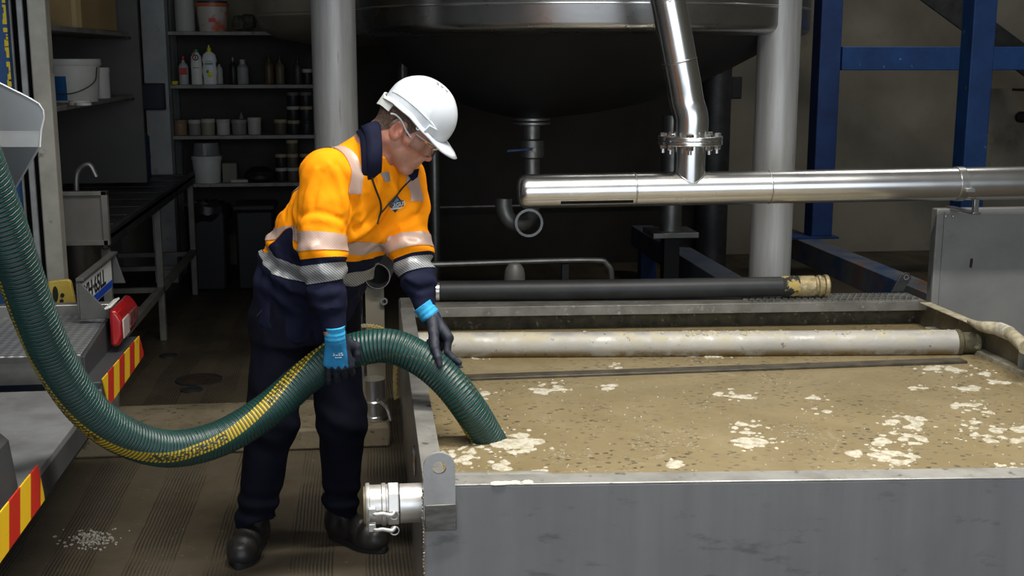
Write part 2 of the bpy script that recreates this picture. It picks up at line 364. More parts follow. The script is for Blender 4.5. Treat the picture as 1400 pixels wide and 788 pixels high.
# lifting lug with an eye, bolted over the front-left corner
c0 = ay(600.5, 640, 3.055); lw = 0.044; eye = 0.0185; bot = ay(600, 724, 3.055)[2]
g = G(); vs = []; n = 64; hw2 = lw * .96
for dy in (0.0, -0.014):
    for rad in (0, 1):
        for k in range(n):
            a = 2 * math.pi * k / n; ca_, sa_ = math.cos(a), math.sin(a)
            if rad: x_, z_ = eye * ca_, eye * sa_
            elif sa_ >= 0: x_, z_ = hw2 * ca_, hw2 * sa_
            else:
                tt = min(hw2 / max(abs(ca_), 1e-6), (c0[2] - bot) / -sa_); x_, z_ = tt * ca_, tt * sa_
            vs.append((c0[0] + x_, 3.066 + dy, c0[2] + z_))
fs = []
for k in range(n):
    k2 = (k + 1) % n
    fs += [(k, k2, n + k2, n + k), (2*n + k, 3*n + k, 3*n + k2, 2*n + k2), (k, 2*n + k, 2*n + k2, k2), (n + k, n + k2, 3*n + k2, 3*n + k)]
g.add(vs, fs); obj('lifting_lug', g, M('lug_steel', (0.5, 0.5, 0.5), 0.4, 0.6, c2=(0.38, 0.38, 0.38), scale=8), tank, smooth=40)
obj('lug_pad', G().bb((c0[0] - .04, 3.046, bot - .002), (c0[0] + .044, 3.0505, bot + .072)), M('pad_grime', (0.17, 0.165, 0.155), 0.5, 0.6, c2=(0.09, 0.085, 0.075), scale=12, stretch=(1, 1, 5)), tank, bevel=.003)
# drain slot in the outer left side
q = ax(567, 630, FL[0])
sl = G(); 
for k in range(2): pass
def oblong(c, hw, hh, n=10): return [(c[0], c[1] + hw * math.cos(a), c[2] + (hh if math.sin(a) >= 0 else -hh) + hw * math.sin(a)) for a in np.linspace(0, 2 * math.pi, 2 * n, endpoint=False)]
obj('drain_slot', G().prism(oblong((FL[0] - 0.001, q[1], q[2]), 0.035, 0.012), (0.003, 0, 0)), M('slot_dark', (0.05, 0.03, 0.03), 0.7), tank)
obj('slot_frame', G().tube([np.array(p) - (0.002, 0, 0) for p in oblong((FL[0], q[1], q[2]), 0.036, 0.012)] + [np.array(oblong((FL[0], q[1], q[2]), 0.036, 0.012)[0]) - (0.002, 0, 0)], 0.003, 6), STEELP, tank)
# outlet stub with camlock coupling through the left side
ALU = M('brushed_alloy', (.62, .61, .59), .42, .8, c2=(.5, .49, .47), scale=12, rvar=.08, bump=.1, bscale=50)
Yc = 3.17; zc = ay(540, 689, Yc)[2]; xs = FL[0]
obj('outlet_stub', G().cyl((xs - 0.062, Yc, zc), (xs + 0.22, Yc, zc), 0.054), ALU, tank)
cl = obj('camlock_coupling', G().lathe([(0.046, 0.0), (0.058, 0.0), (0.060, 0.004), (0.060, 0.010), (0.054, 0.012), (0.054, 0.042), (0.058, 0.045), (0.058, 0.054), (0.054, 0.057), (0.054, 0.062)], (xs - 0.155, Yc, zc), (1, 0, 0), 32), ALU, tank)
obj('hex_collar', G().lathe([(0.059, 0.0), (0.061, 0.003), (0.061, 0.027), (0.059, 0.030)], (xs - 0.095, Yc, zc), (1, 0, 0), 8), ALU, cl, smooth=20)
obj('end_cap', G().lathe([(0.001, -0.006), (0.05, -0.006), (0.052, 0.0)], (xs - 0.155, Yc, zc), (1, 0, 0), 28), M('brass_dull', (0.36, 0.31, 0.2), 0.45, 0.7), cl)
for s in (-1, 1):
    g = G(); e = np.array([xs - 0.145, Yc - 0.058, zc + s * 0.022 - 0.018])
    g.tube(spline([e, e + (0.015, -0.012, -0.006), e + (0.035, -0.014, -0.004), e + (0.058, -0.012, -0.010), e + (0.068, -0.006, -0.003)], 5), 0.006, 8)
    g.box(e + (0.006, -0.004, 0.0), (0.02, 0.02, 0.022))
    obj('cam_lever', g, ALU, cl, bevel=.002)
    obj('pull_ring', G().tube([e + (0.066 + 0.012 * math.cos(a), -0.008, -0.012 + 0.012 * math.sin(a)) for a in np.linspace(0, 2 * math.pi, 14)], 0.002, 6), ALU, cl)
# pipe end lying along the inside of the front wall
g = G().lathe([(0.053, 0), (0.053, 0.12), (0.055, 0.125), (0.053, 0.13), (0.053, 0.275), (0.047, 0.305), (0.03, 0.325), (0.001, 0.335)], (xs + 0.06, Yc + 0.045, 0.527), (1, -0.085, 0), 28)
obj('inlet_pipe', g, M('pipe_crusty', (0.58, 0.57, 0.53), 0.35, 0.75, c2=(0.52, 0.5, 0.4), scale=10, lo=.5, hi=.6), tank)
g = G(); rr = random.Random(5)
it = []
for k in range(16):
    q = az(700 + rr.uniform(-26, 26), 662 + rr.uniform(-3.5, 2.5), RIM); it.append((q[0], min(max(q[1], 3.06), 3.12), rr.uniform(.009, .018)))
g.add(*blobs(rr, it, RIM, .004, .003))
obj('cream_residue', g, M('residue', (0.55, 0.51, 0.38), 0.9, bump=.4), tank, kind='stuff')
# large pipe lying across the back of the tank
a = az(560, 473, 0.525); b = az(1306, 469, 0.525)
t = NT('scaled_pipe'); oc = t.tc.outputs['Object']; gm = t.n.new('ShaderNodeNewGeometry'); nx, ny, nz = t.sep(gm.outputs['Normal'])
n1 = t.noise(oc, 9.0, 7.0, 0.65); n2 = t.noise(oc, 3.0, 5.0); n3 = t.noise(oc, 34, 4)
c = t.mix(t.rng(n2, 0.35, 0.65), (0.42, 0.40, 0.36), (0.33, 0.32, 0.30))
c = t.mix(t.math('MULTIPLY', t.rng(n1, 0.5, 0.62), t.rng(nz, 0.2, 0.8, 0.25, 1.0)), c, (0.50, 0.45, 0.32))
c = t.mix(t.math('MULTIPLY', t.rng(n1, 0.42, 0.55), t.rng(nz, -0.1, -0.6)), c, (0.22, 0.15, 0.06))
c = t.mix(t.rng(n3, 0.66, 0.72, 0, 0.7), c, (0.08, 0.065, 0.045))
t.bump(t.math('ADD', n1, t.math('MULTIPLY', n3, 0.3)), 0.5, 0.006)
SPIPE = t.out(c, t.rng(n1, 0.4, 0.6, 0.42, 0.8), 0.35)
xp = obj('cross_pipe', G().cyl(a - (b - a) * 0.03, b, 0.056, seg=40), SPIPE, tank)
obj('end_block', G().lathe([(.056, 0), (.06, .004), (.058, .02), (.046, .03), (.046, .10)], b - unit(b - a) * .004, b - a, 28), SCUM, xp)
g = G(); rr = random.Random(9)
for k in range(150):
    s = rr.choice([rr.gauss(0.52, 0.035), rr.random(), rr.uniform(0.55, 0.99)]); an = rr.choice([rr.uniform(1.0, 1.9), rr.uniform(3.6, 4.6)])
    c_ = a + (b - a) * min(max(s, 0), 1); r = rr.uniform(.004, .011)
    nrm = np.array([0, -math.cos(an), math.sin(an)]); g.lathe([(r, 0), (r * .8, r * .3), (.001, r * .5)], c_ + nrm * 0.0545, nrm, 7)
obj('crust_flake', g, CRUST, tank, kind='stuff')
# dark bar added to imitate the pipe's shadow band on the slurry
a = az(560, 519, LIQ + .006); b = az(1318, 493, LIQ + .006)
obj('shadow_bar', G().beam(a - (0, 0, .03), b - (0, 0, .03), 0.065, 0.07), M('shadow_bar_dark', (0.035, 0.029, 0.02), 0.5, 0.1, c2=(0.075, 0.062, 0.042), scale=12), tank, bevel=.004)
# right-hand inner wall: ledge, rib and dark panels
a = FR + unit(RR - FR) * 0.3; d = unit(RR - FR)
obj('inner_ledge', G().beam(P3(FR + d * .06 - (.035, 0), LIQ + .004), P3(RR - d * .3 - (.035, 0), LIQ + .004), 0.05, 0.03), M('ledge_crust', (0.24, 0.22, 0.17), 0.6, 0.3, c2=(0.42, 0.39, 0.3), scale=25, bump=.5), tank, bevel=.004)
for yy in (4.42, 3.9, 3.4):
    obj('wall_rib', G().bb((2.602, yy - .006, LIQ), (2.634, yy + .006, RIM - .007)), RIMM, tank)
for y0, y1 in ((4.44, 5.1), (3.93, 4.40), (3.43, 3.88), (2.98, 3.38)):
    x0 = FR[0] + (RR[0] - FR[0]) * (y0 - FR[1]) / (RR[1] - FR[1]); x1 = FR[0] + (RR[0] - FR[0]) * (y1 - FR[1]) / (RR[1] - FR[1])
    obj('wall_panel', G().prism([(x0 - .012, y0, LIQ + .02), (x1 - .012, y1, LIQ + .02), (x1 - .0105, y1, LIQ + .02), (x0 - .0105, y0, LIQ + .02)], (0, 0, .09)), SCUMR if y0 > 4.4 else STEELD, tank)
# walkway across the back: folded channel with a chequered grating top
wf0 = np.array([0.165, 5.40]); wf1 = np.array([2.615, 5.262]); wr0 = np.array([0.165, 5.648]); wr1 = np.array([2.615, 5.468])
wk = obj('walkway', G().prism([P3(wf0, RIM - .045), P3(wf1, RIM - .045), P3(wr1, RIM - .045), P3(wr0, RIM - .045)], (0, 0, .045)), M('walkway_steel', (0.25, 0.24, 0.215), 0.5, 0.6, c2=(0.16, 0.15, 0.13), scale=8, c3=(0.36, 0.35, 0.32), s3=30, lo3=.6, hi3=.66, bump=.2), tank, bevel=.002)
g = G()
for i in range(26):
    for k in range(6):
        f = 0.66 + 0.335 * (i + 0.5 * (k % 2)) / 26; s = (k + .8) / 7
        p = (wf0 * (1 - f) + wf1 * f) * (1 - s) + (wr0 * (1 - f) + wr1 * f) * s
        g.box((p[0], p[1], RIM + .003), (0.022, 0.012, 0.006), rz=0.6 if k % 2 else -0.6)
obj('tread_studs', g, STEELD, wk, kind='stuff')
# black lug at the walkway's far end
q = az(1222, 400, RIM)
g = G(); tl = unit((0.75, 0, 0.66)); 
g.prism([q + (-.012, .0, 0), q + (.05, 0, 0), q + (.085, 0, .07), q + (.078, 0, .092), q + (.055, 0, .097), q + (.03, 0, .085)], (0, .012, 0))
obj('end_lug', g, DARK, tank, bevel=.003)
obj('lug_eye', G().ring(q + (.057, -.002, .074), (0, -1, 0), .014, .009, .003, 14), STEELP, tank)

# ---------------------------------------------------------------- slurry and foam
t = NT('slurry'); oc = t.tc.outputs['Object']
sw = t.noise(t.map(oc, (1, 1.0, 1)), 1.3, 5.0, 0.6, 1.6); n2 = t.noise(oc, 9.0, 6.0, 0.62, 0.8); nf = t.noise(oc, 3.1, 8.0, 0.68, 1.2)
c = t.mix(t.rng(sw, 0.3, 0.7), (0.178, 0.136, 0.066), (0.243, 0.191, 0.103))
c = t.mix(t.rng(n2, 0.45, 0.7, 0, 0.35), c, (0.13, 0.105, 0.058))
v = t.vor(t.map(oc, (1, 1.25, 1)), 31.0); dm = t.math('MULTIPLY', t.rng(v[0], 0.26, 0.36, 1, 0), t.rng(t.noise(oc, 48.0, 1.0), 0.47, 0.53))
dm = t.math('MULTIPLY', dm, t.rng(t.noise(oc, 2.4, 3.0), 0.36, 0.6, 0.15, 1))
c = t.mix(t.math('MULTIPLY', dm, 0.85), c, (0.04, 0.034, 0.023))
v2 = t.vor(oc, 13.0); c = t.mix(t.math('MULTIPLY', t.rng(v2[0], 0.12, 0.2, 1, 0), t.rng(t.noise(oc, 14.0, 1.0), 0.52, 0.6, 0, .45)), c, (0.09, 0.09, 0.07))
v3 = t.vor(oc, 60.0); fl = t.math('MULTIPLY', t.rng(v3[0], 0.2, 0.3, 1, 0), t.rng(t.noise(oc, 4.0, 4.0), 0.55, 0.62))
c = t.mix(t.math('MULTIPLY', fl, .6), c, (0.40, 0.37, 0.29))
fo = t.rng(nf, 0.61, 0.70, 0, .55)
c = t.mix(fo, c, (0.30, 0.26, 0.17))
t.bump(t.math('ADD', t.math('MULTIPLY', sw, 0.5), t.math('ADD', t.math('MULTIPLY', dm, .3), t.math('MULTIPLY', fo, .5))), 0.35, 0.012)
SLUR = t.out(c, t.rng(n2, 0.3, 0.7, 0.30, 0.5))
ins = 0.009
obj('slurry', G().prism([P3(FL + (ins, ins), .1), P3(FR + (-ins, ins), .1), P3((2.60, 5.34), .1), P3((RL[0] + ins, 5.48), .1)], (0, 0, LIQ - .1)), SLUR, None, label='murky tan waste slurry with dark specks filling the steel tank', cat='liquid', kind='stuff')
FOAMM = M('foam', (0.46, 0.43, 0.35), 0.85, c2=(0.31, 0.27, 0.19), scale=40, lo=.45, hi=.62, bump=0.8, bscale=120)
g = G(); rr = random.Random(21)
foam = [(700, 606, 40, 13, 90), (745, 531, 27, 8, 30), (832, 530, 12, 5, 10), (630, 624, 18, 12, 26), (687, 637, 13, 7, 14), (742, 648, 14, 6, 12), (812, 655, 26, 5, 22), (915, 635, 14, 5, 12), (869, 656, 6, 3, 4), (1020, 586, 26, 7, 24), (1028, 606, 27, 9, 34), (1012, 540, 22, 7, 18), (1241, 577, 28, 9, 34), (1218, 602, 26, 10, 24), (1220, 626, 34, 10, 40), (1166, 622, 10, 5, 8), (1247, 600, 18, 9, 20), (1376, 594, 46, 13, 60), (1326, 580, 13, 7, 12), (1322, 531, 20, 4, 16), (1290, 506, 34, 7, 34), (1322, 557, 20, 8, 20), (1372, 642, 28, 8, 26), (1301, 645, 13, 5, 8), (1030, 652, 18, 5, 10), (1130, 648, 10, 3, 5), (1160, 650, 10, 3, 4), (650, 549, 20, 5, 8), (668, 541, 22, 6, 8), (985, 541, 10, 3, 5), (1255, 530, 12, 3, 5), (1118, 547, 16, 4, 8), (900, 483, 8, 2, 2), (972, 487, 40, 2.5, 20), (640, 490, 20, 3, 6), (846, 501, 12, 3, 6), (1120, 562, 20, 5, 7), (1350, 566, 8, 3, 4), (1372, 523, 20, 3, 10), (1345, 512, 18, 4, 12)]
for (px, py, rx, ry, n) in foam:
    it = []
    for k in range(max(4, int(n * .55))):
        aa = rr.uniform(0, 6.283); ra = math.sqrt(rr.random()) * 1.05
        q = az(px + rx * ra * math.cos(aa), py + ry * ra * math.sin(aa), LIQ); it.append((q[0], q[1], rr.uniform(.014, .034) * (1.2 - .5 * ra)))
    for k in range(max(3, n // 3)):
        aa = rr.uniform(0, 6.283); ra = rr.uniform(1.0, 1.6)
        q = az(px + rx * ra * math.cos(aa), py + ry * ra * math.sin(aa), LIQ); it.append((q[0], q[1], rr.uniform(.006, .014)))
    v_, f_ = blobs(rr, it, LIQ, .005); g.add(v_, f_)
for k in range(330):
    q = az(rr.uniform(600, 1400), rr.uniform(520, 655), LIQ)
    if not (0.2 < q[0] < 2.55 and 3.15 < q[1] < 4.6): continue
    r = rr.uniform(.0015, .0045); g.lathe([(r, -.001), (r * .7, .002), (.0005, .003)], q, seg=6)
obj('foam', g, FOAMM, None, base=(1.4, 4.2, LIQ), label='clumps of off-white foam floating on the tan slurry', cat='foam', kind='stuff', smooth=180)

# crusted short hose elbow lying over the tank's right edge
e = [az(1325, 439, RIM + .008), az(1337, 445, RIM + .018)] + [az(px_, py_, RIM + .026) for px_, py_ in ((1351, 448), (1366, 450), (1380, 456), (1392, 466), (1402, 476))]
ELB = e
eo = thing('elbow_hose', e[2], 'short crusted off-white hose elbow lying over the tank edge by the grey cabinet', 'hose')
es = spline(e, 6); obj('tube', G().tube(es, [min(.026, .010 + .0013 * k) for k in range(len(es))], 16), CRUST, eo)
obj('cuff', G().tube(spline(e[3:5], 4), 0.029, 16), M('cuff_white', (0.5, 0.48, 0.42), .8, c2=(.3, .27, .2), scale=40, bump=.5), eo)

# ---------------------------------------------------------------- discharge pipe over the tank
R6 = 0.077
pL = ay(708, 262, 5.4); pR = ay(1450, 249, 5.36)
dp = thing('discharge_pipe', (pR[0], pR[1], 1.0), 'polished stainless discharge pipe with bolted flange and slotted closed end above the tank', 'pipe')
d = unit(pR - pL)
g = G().lathe([(0.001, -0.002), (R6 * .55, 0.0), (R6 * .82, 0.008), (R6 * .96, 0.02), (R6, 0.04), (R6, np.linalg.norm(pR - pL) + .9)], pL, d, 48)
mp_ = obj('main_pipe', g, STEELP, dp)
for px in (866, 1048): 
    q = pL + d * ((ay(px, 258, 5.4)[0] - pL[0]) / d[0]); obj('weld_seam', G().lathe([(R6, -.004), (R6 + .0015, -.001), (R6 + .0015, .001), (R6, .004)], q, d, 48, cap=False), STEEL, mp_)
# slot low on the pipe, cut end left of the tee
q0 = ay(767, 279, 5.33); q1 = ay(866, 278, 5.33); sa = math.radians(-38)
g = G(); ua = np.array([0, -math.cos(sa), math.sin(sa)]); 
s0 = pL + d * ((q0[0] - pL[0]) / d[0]); s1 = pL + d * ((q1[0] - pL[0]) / d[0])
g.beam(s0 + ua * (R6 - .002), s1 + ua * (R6 - .002), 0.016, 0.006, ua)
obj('discharge_slot', g, M('slot_black', (0.002, 0.002, 0.002), 0.9), mp_)
# tee branch, flange pair, bolts, riser with bend
tb = ay(941, 250, 5.4); tb = pL + d * ((tb[0] - pL[0]) / d[0]); fz = ay(940, 191, 5.4)[2]
obj('tee_branch', G().cyl((tb[0], tb[1], tb[2] + .02), (tb[0], tb[1], fz), R6 * 0.92, seg=44), STEELP, dp)
obj('saddle_weld', G().tube([(tb[0] + R6 * .92 * math.cos(a), tb[1] + R6 * .92 * math.sin(a), tb[2] + math.sqrt(max(0, (R6 * 1.0) ** 2 - (R6 * .92 * math.sin(a)) ** 2))) for a in np.linspace(0, 2 * math.pi, 48)], 0.004, 6), STEEL, dp)
for k in range(2):
    obj('flange', G().ring((tb[0], tb[1], fz - .022 + k * .021), (0, 0, 1), 0.146, R6 * .9, 0.019, 48), STEELP, dp, bevel=.003)
for k in range(8):
    a = math.pi / 8 + k * math.pi / 4 + .12; q = np.array([tb[0] + .122 * math.cos(a), tb[1] + .122 * math.sin(a), fz])
    bo = obj('bolt', G().lathe([(.009, -.06), (.009, .02)], q, seg=10), STEEL, dp)
    obj('bolt_head', G().lathe([(.017, .018), (.017, .029), (.014, .032)], q, seg=6), STEEL, bo, smooth=20)
    obj('nut', G().lathe([(.014, -.042), (.017, -.039), (.017, -.024)], q, seg=6), STEEL, bo, smooth=20)
top = ay(904, -40, 5.4)
rp = [np.array([tb[0], tb[1], fz + .018]), np.array([tb[0], tb[1], fz + .10]), np.array(ay(939, 140, 5.4)), np.array(ay(934, 110, 5.4)), np.array(ay(929, 84, 5.4)), np.array(ay(921, 40, 5.4)), np.array(ay(913, 0, 5.4)), top, top + (top - np.array(ay(913, 0, 5.4))) * 12]
sp = spline(rp, 8)
ri = obj('riser', G().tube(sp, R6 * 1.02, 44), STEELP, dp)
k = 8 * 4; dd = unit(sp[k + 1] - sp[k - 1]); obj('riser_weld', G().lathe([(R6 * 1.02, -.005), (R6 * 1.045, -.001), (R6 * 1.045, .001), (R6 * 1.02, .005)], sp[k], dd, 44, cap=False), STEEL, ri)
k = 8 * 6 + 1; dd = unit(sp[k + 1] - sp[k - 1]); obj('riser_weld', G().lathe([(R6 * 1.02, -.004), (R6 * 1.035, -.001), (R6 * 1.035, .001), (R6 * 1.02, .004)], sp[k], dd, 44, cap=False), STEEL, ri)
# clamp band and foot standing on the cabinet
q = pL + d * ((ay(1306, 250, 5.4)[0] - pL[0]) / d[0])
cb = obj('clamp_band', G().lathe([(R6, -.018), (R6 + .004, -.018), (R6 + .004, .018), (R6, .018)], q, d, 48, cap=False), STEEL, dp)
obj('clamp_screw', G().bb(q + (-.005, -R6 - .02, -.03), q + (.035, -R6 - .002, -.012)), STEEL, cb, bevel=.002)

# ---------------------------------------------------------------- grey cabinet behind the tank's right corner
GREY = M('grey_panel', (0.27, 0.27, 0.255), 0.5, 0.15, c2=(0.22, 0.22, 0.21), scale=3, c3=(0.15, 0.145, 0.13), s3=2, lo3=.58, hi3=.75, rvar=.08)
ca = ay(1281, 287, 5.58); cz = ca[2]
cab = thing('grey_cabinet', (3.2, 5.62, 0), 'shallow plain grey sheet metal cabinet standing behind the tank corner', 'cabinet')
obj('body', G().bb((ca[0] + .012, 5.60, 0), (3.75, 5.66, cz)), GREY, cab, bevel=.006)
obj('front_panel', G().bb((ca[0], 5.575, 0.02), (3.76, 5.60, cz + .004)), GREY, cab, bevel=.005)
obj('edge_trim', G().bb((ca[0] + .035, 5.568, 0.02), (ca[0] + .041, 5.575, cz - .01)), GREY, cab)
for px, py in ((1303, 296), (1293, 296)): q = ay(px, py, 5.57); obj('screw', G().lathe([(.006, 0), (.005, .006), (.001, .007)], q, (0, -1, 0), 10), STEEL, cab)
q = ay(1328, 360, 5.572); obj('rust_hole', G().prism([q + (-.008, 0, -.02), q + (.004, 0, -.026), q + (.008, 0, .01), q + (.006, 0, .024), q + (-.005, 0, .022)], (0, .004, 0)), M('rust_dark', (.03, .018, .012), .8), cab)
q = ay(1306, 283, 5.56)
pa = pL + d * ((q[0] - pL[0]) / d[0])
obj('pipe_foot', G().bb((q[0] - .02, pa[1] - .02, cz + .003), (q[0] + .02, 5.62, cz + .014)).bb((q[0] - .012, pa[1] - .012, cz + .003), (q[0] + .012, pa[1] + .012, max(pa[2] - R6 + .005, cz + .02))), STEEL, cab, bevel=.002)
# ================================================================ large vessel on four legs
vc = np.array([1.30, 7.2]); VR = 1.33; zb = 1.965; oc_ = np.array([1.016, 7.2, 1.37])
ves = thing('process_vessel', (vc[0], vc[1], 0), 'large stainless vessel with dark conical bottom on round steel legs', 'vessel')
t = NT('vessel_steel'); oc = t.tc.outputs['Object']; n1 = t.noise(t.map(oc, (1, 1, 3)), 1.7, 5); n2 = t.noise(oc, 5, 5)
c = t.mix(t.rng(n1, .35, .65), (0.50, 0.50, 0.50), (0.40, 0.40, 0.40)); t.bump(n1, .05, .02)
VST = t.out(c, t.rng(n2, .3, .7, .24, .34), 1.0)
SEG = 96
sh = obj('shell', G().lathe([(VR - .02, zb + 2.2), (VR, zb + 2.2), (VR, zb - .075), (VR - .006, zb - .095), (VR - .02, zb - .112), (VR - .045, zb - .122), (VR - .08, zb - .127), (VR - .12, zb - .13)], (vc[0], vc[1], 0), (0, 0, 1), SEG, cap=False), VST, ves)
obj('weld_seam', G().lathe([(VR, zb + .012), (VR + .003, zb + .016), (VR + .003, zb + .022), (VR, zb + .026)], (vc[0], vc[1], 0), (0, 0, 1), SEG, cap=False), STEELP, sh)
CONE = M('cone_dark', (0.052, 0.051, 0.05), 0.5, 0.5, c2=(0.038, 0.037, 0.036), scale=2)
u = np.linspace(0, 2 * math.pi, SEG, endpoint=False); vs = []; fs = []
for s in np.linspace(0, 1, 9):
    r = (VR - .12) * (1 - s) + .11 * s; z = (zb - .13) * (1 - s) + oc_[2] * s - .10 * math.sin(math.pi * s)
    cx = vc[0] * (1 - s) + oc_[0] * s; vs += [(cx + r * math.cos(a), vc[1] + r * math.sin(a), z) for a in u]
for i in range(8): fs += [(i * SEG + k, i * SEG + (k + 1) % SEG, (i + 1) * SEG + (k + 1) % SEG, (i + 1) * SEG + k) for k in range(SEG)]
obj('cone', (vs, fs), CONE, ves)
LEGM = M('leg_steel', (0.50, 0.495, 0.48), 0.5, 0.35, c2=(0.38, 0.375, 0.365), scale=3, stretch=(8, 8, .5), c3=(.2, .19, .18), s3=9, lo3=.64, hi3=.72, rvar=.08)
for px, yy in ((457, 6.29), (1062, 6.29), (None, 8.1), (None, 8.1)):
    pass
lx0 = ay(459, 150, 6.29)[0]; lx1 = ay(1061, 150, 6.29)[0]
for lx, ly in ((lx0, 6.29), (lx1, 6.29), (lx0, 7.75), (2.45, 8.25)):
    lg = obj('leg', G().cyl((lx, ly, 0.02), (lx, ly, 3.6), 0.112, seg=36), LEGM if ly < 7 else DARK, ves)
    rd = unit(np.array([lx, ly]) - vc); ra, rb = vc + rd * (VR - .02), np.array([lx, ly])
    for zz_ in (2.2, 2.7): obj('leg_bracket', G().beam((ra[0], ra[1], zz_), (rb[0], rb[1], zz_), .16, .03), LEGM, lg)
    obj('foot_plate', G().box((lx, ly, .01), (.34, .34, .02)), STEELD, lg)
# outlet: flange pair, valve body with blue handle, pipe down to an elbow
ou = thing('outlet_valve', (oc_[0], oc_[1], 0.75), 'small steel outlet valve with blue lever under the vessel cone', 'valve')
z0 = oc_[2]
for k in range(2): obj('flange', G().lathe([(.11, 0), (.11, .018)], (oc_[0], oc_[1], z0 - .041 + k * .0235), seg=28), STEELD, ou, bevel=.003)
obj('valve_body', G().lathe([(.05, 0), (.05, .05), (.075, .06), (.075, .16), (.05, .17), (.05, .26)], (oc_[0], oc_[1], z0 - .295), seg=24), STEELD, ou)
obj('lever', G().beam((oc_[0] - .16, oc_[1] - .09, z0 - .19), (oc_[0], oc_[1] - .09, z0 - .18), .025, .012), BLUE, ou)
obj('lever_bolt', G().cyl((oc_[0], oc_[1] - .11, z0 - .185), (oc_[0], oc_[1] - .03, z0 - .185), .012, seg=10), STEELD, ou)
pts = [(oc_[0], oc_[1], z0 - .29), (oc_[0], oc_[1], .86), (oc_[0] - .02, oc_[1] - .04, .77), (oc_[0] - .08, oc_[1] - .08, .74), (oc_[0] - .15, oc_[1] - .1, .77), (oc_[0] - .18, oc_[1] - .1, .84), (oc_[0] - .18, oc_[1] - .1, .9)]
obj('outlet_pipe', G().tube(spline(pts, 6), .05, 18), STEELD, ou)
obj('elbow_ring', G().ring((oc_[0] - .04, oc_[1] - .16, .76), (0, -1, 0), .085, .07, .02, 24), STEELD, ou)
# second standing pipe with a square base flange
q = ay(917, 300, 7.6)
sp2 = thing('stand_pipe', (q[0], q[1], 0), 'dull steel stand pipe with square flange below the discharge pipe', 'pipe')
zf = ay(917, 318, 7.6)[2]
obj('pipe', G().cyl((q[0], q[1], zf), (q[0], q[1], 1.36), .07), STEELD, sp2)
obj('flange', G().box((q[0], q[1], ay(917, 318, 7.6)[2]), (.30, .3, .035)), STEELD, sp2, bevel=.004)
obj('pedestal', G().bb((q[0] - .05, q[1] - .05, 0), (q[0] + .05, q[1] + .05, zf - .01)), BLACK, sp2)
# low rails and a dome behind the walkway
a = ay(590, 362, 7.0); b = ay(795, 356, 7.0); c_ = ay(830, 362, 7.0)
rl = thing('floor_pipe', (a[0], a[1], 0), 'thin dull pipe running low behind the black hose', 'pipe')
obj('tube', G().tube(spline([a - (.6, 0, 0), a, b, c_, c_ + (.03, 0, -.12), c_ + (.03, 0, -.4)], 5), .018, 10), STEELD, rl)
for xx in (a[0] - .3, b[0] - .1): obj('stand', G().bb((xx - .02, a[1] - .02, 0), (xx + .02, a[1] + .02, a[2] - .012)), DARK, rl)
q = ay(707, 386, 6.0)
mo = thing('pump_motor', (q[0], 6.1, 0), 'dark pump motor with domed top just behind the black hose', 'motor')
obj('dome', G().lathe([(.055, .0), (.055, .61), (.048, .65), (.03, .675), (.001, .685)], (q[0], 6.1, 0.0), seg=24), M('motor_grey', (.14, .135, .125), .5, .3), mo)
obj('base', G().bb((q[0] - .12, 5.98, 0), (q[0] + .12, 6.22, .06)), DARK, mo)
# thin conduit crossing the dark wall
a = ay(590, 285, 9.95); obj('wall_conduit', G().cyl((-0.1, 9.95, a[2]), (2.8, 9.95, a[2] + .02), .012, seg=8), STEELD, None, label='thin conduit running across the dark backing wall behind the vessel', cat='conduit')

# second vessel, only its beige belly shows
v2 = np.array([-.02, 8.9]); r2 = .70
vv = thing('storage_vessel', (v2[0], v2[1], 0), 'beige rounded storage vessel above the shelf of bottles', 'vessel')
BEI = M('vessel_beige', (0.36, 0.31, 0.23), .45, .3, c2=(.28, .24, .18), scale=3)
s2 = obj('shell', G().lathe([(r2, 2.0), (r2, 3.4)], (v2[0], v2[1], 0), seg=64, cap=False), BEI, vv)
obj('seam', G().lathe([(r2, -.004), (r2 + .005, 0), (r2, .004)], (v2[0], v2[1], 2.02), seg=64, cap=False), STEELP, s2)
obj('belly', G().lathe([(.02, 1.80), (r2 * .5, 1.82), (r2 * .8, 1.86), (r2 * .94, 1.92), (r2, 2.0)], (v2[0], v2[1], 0), seg=64), M('vessel_belly', (.30, .26, .2), .4, .5), vv)
for a in (.35, .95): obj('leg', G().cyl((v2[0] + .6 * math.cos(a), v2[1] + .6 * math.sin(a), 0), (v2[0] + .6 * math.cos(a), v2[1] + .6 * math.sin(a), 2.2), .04, seg=12), STEELD, vv)

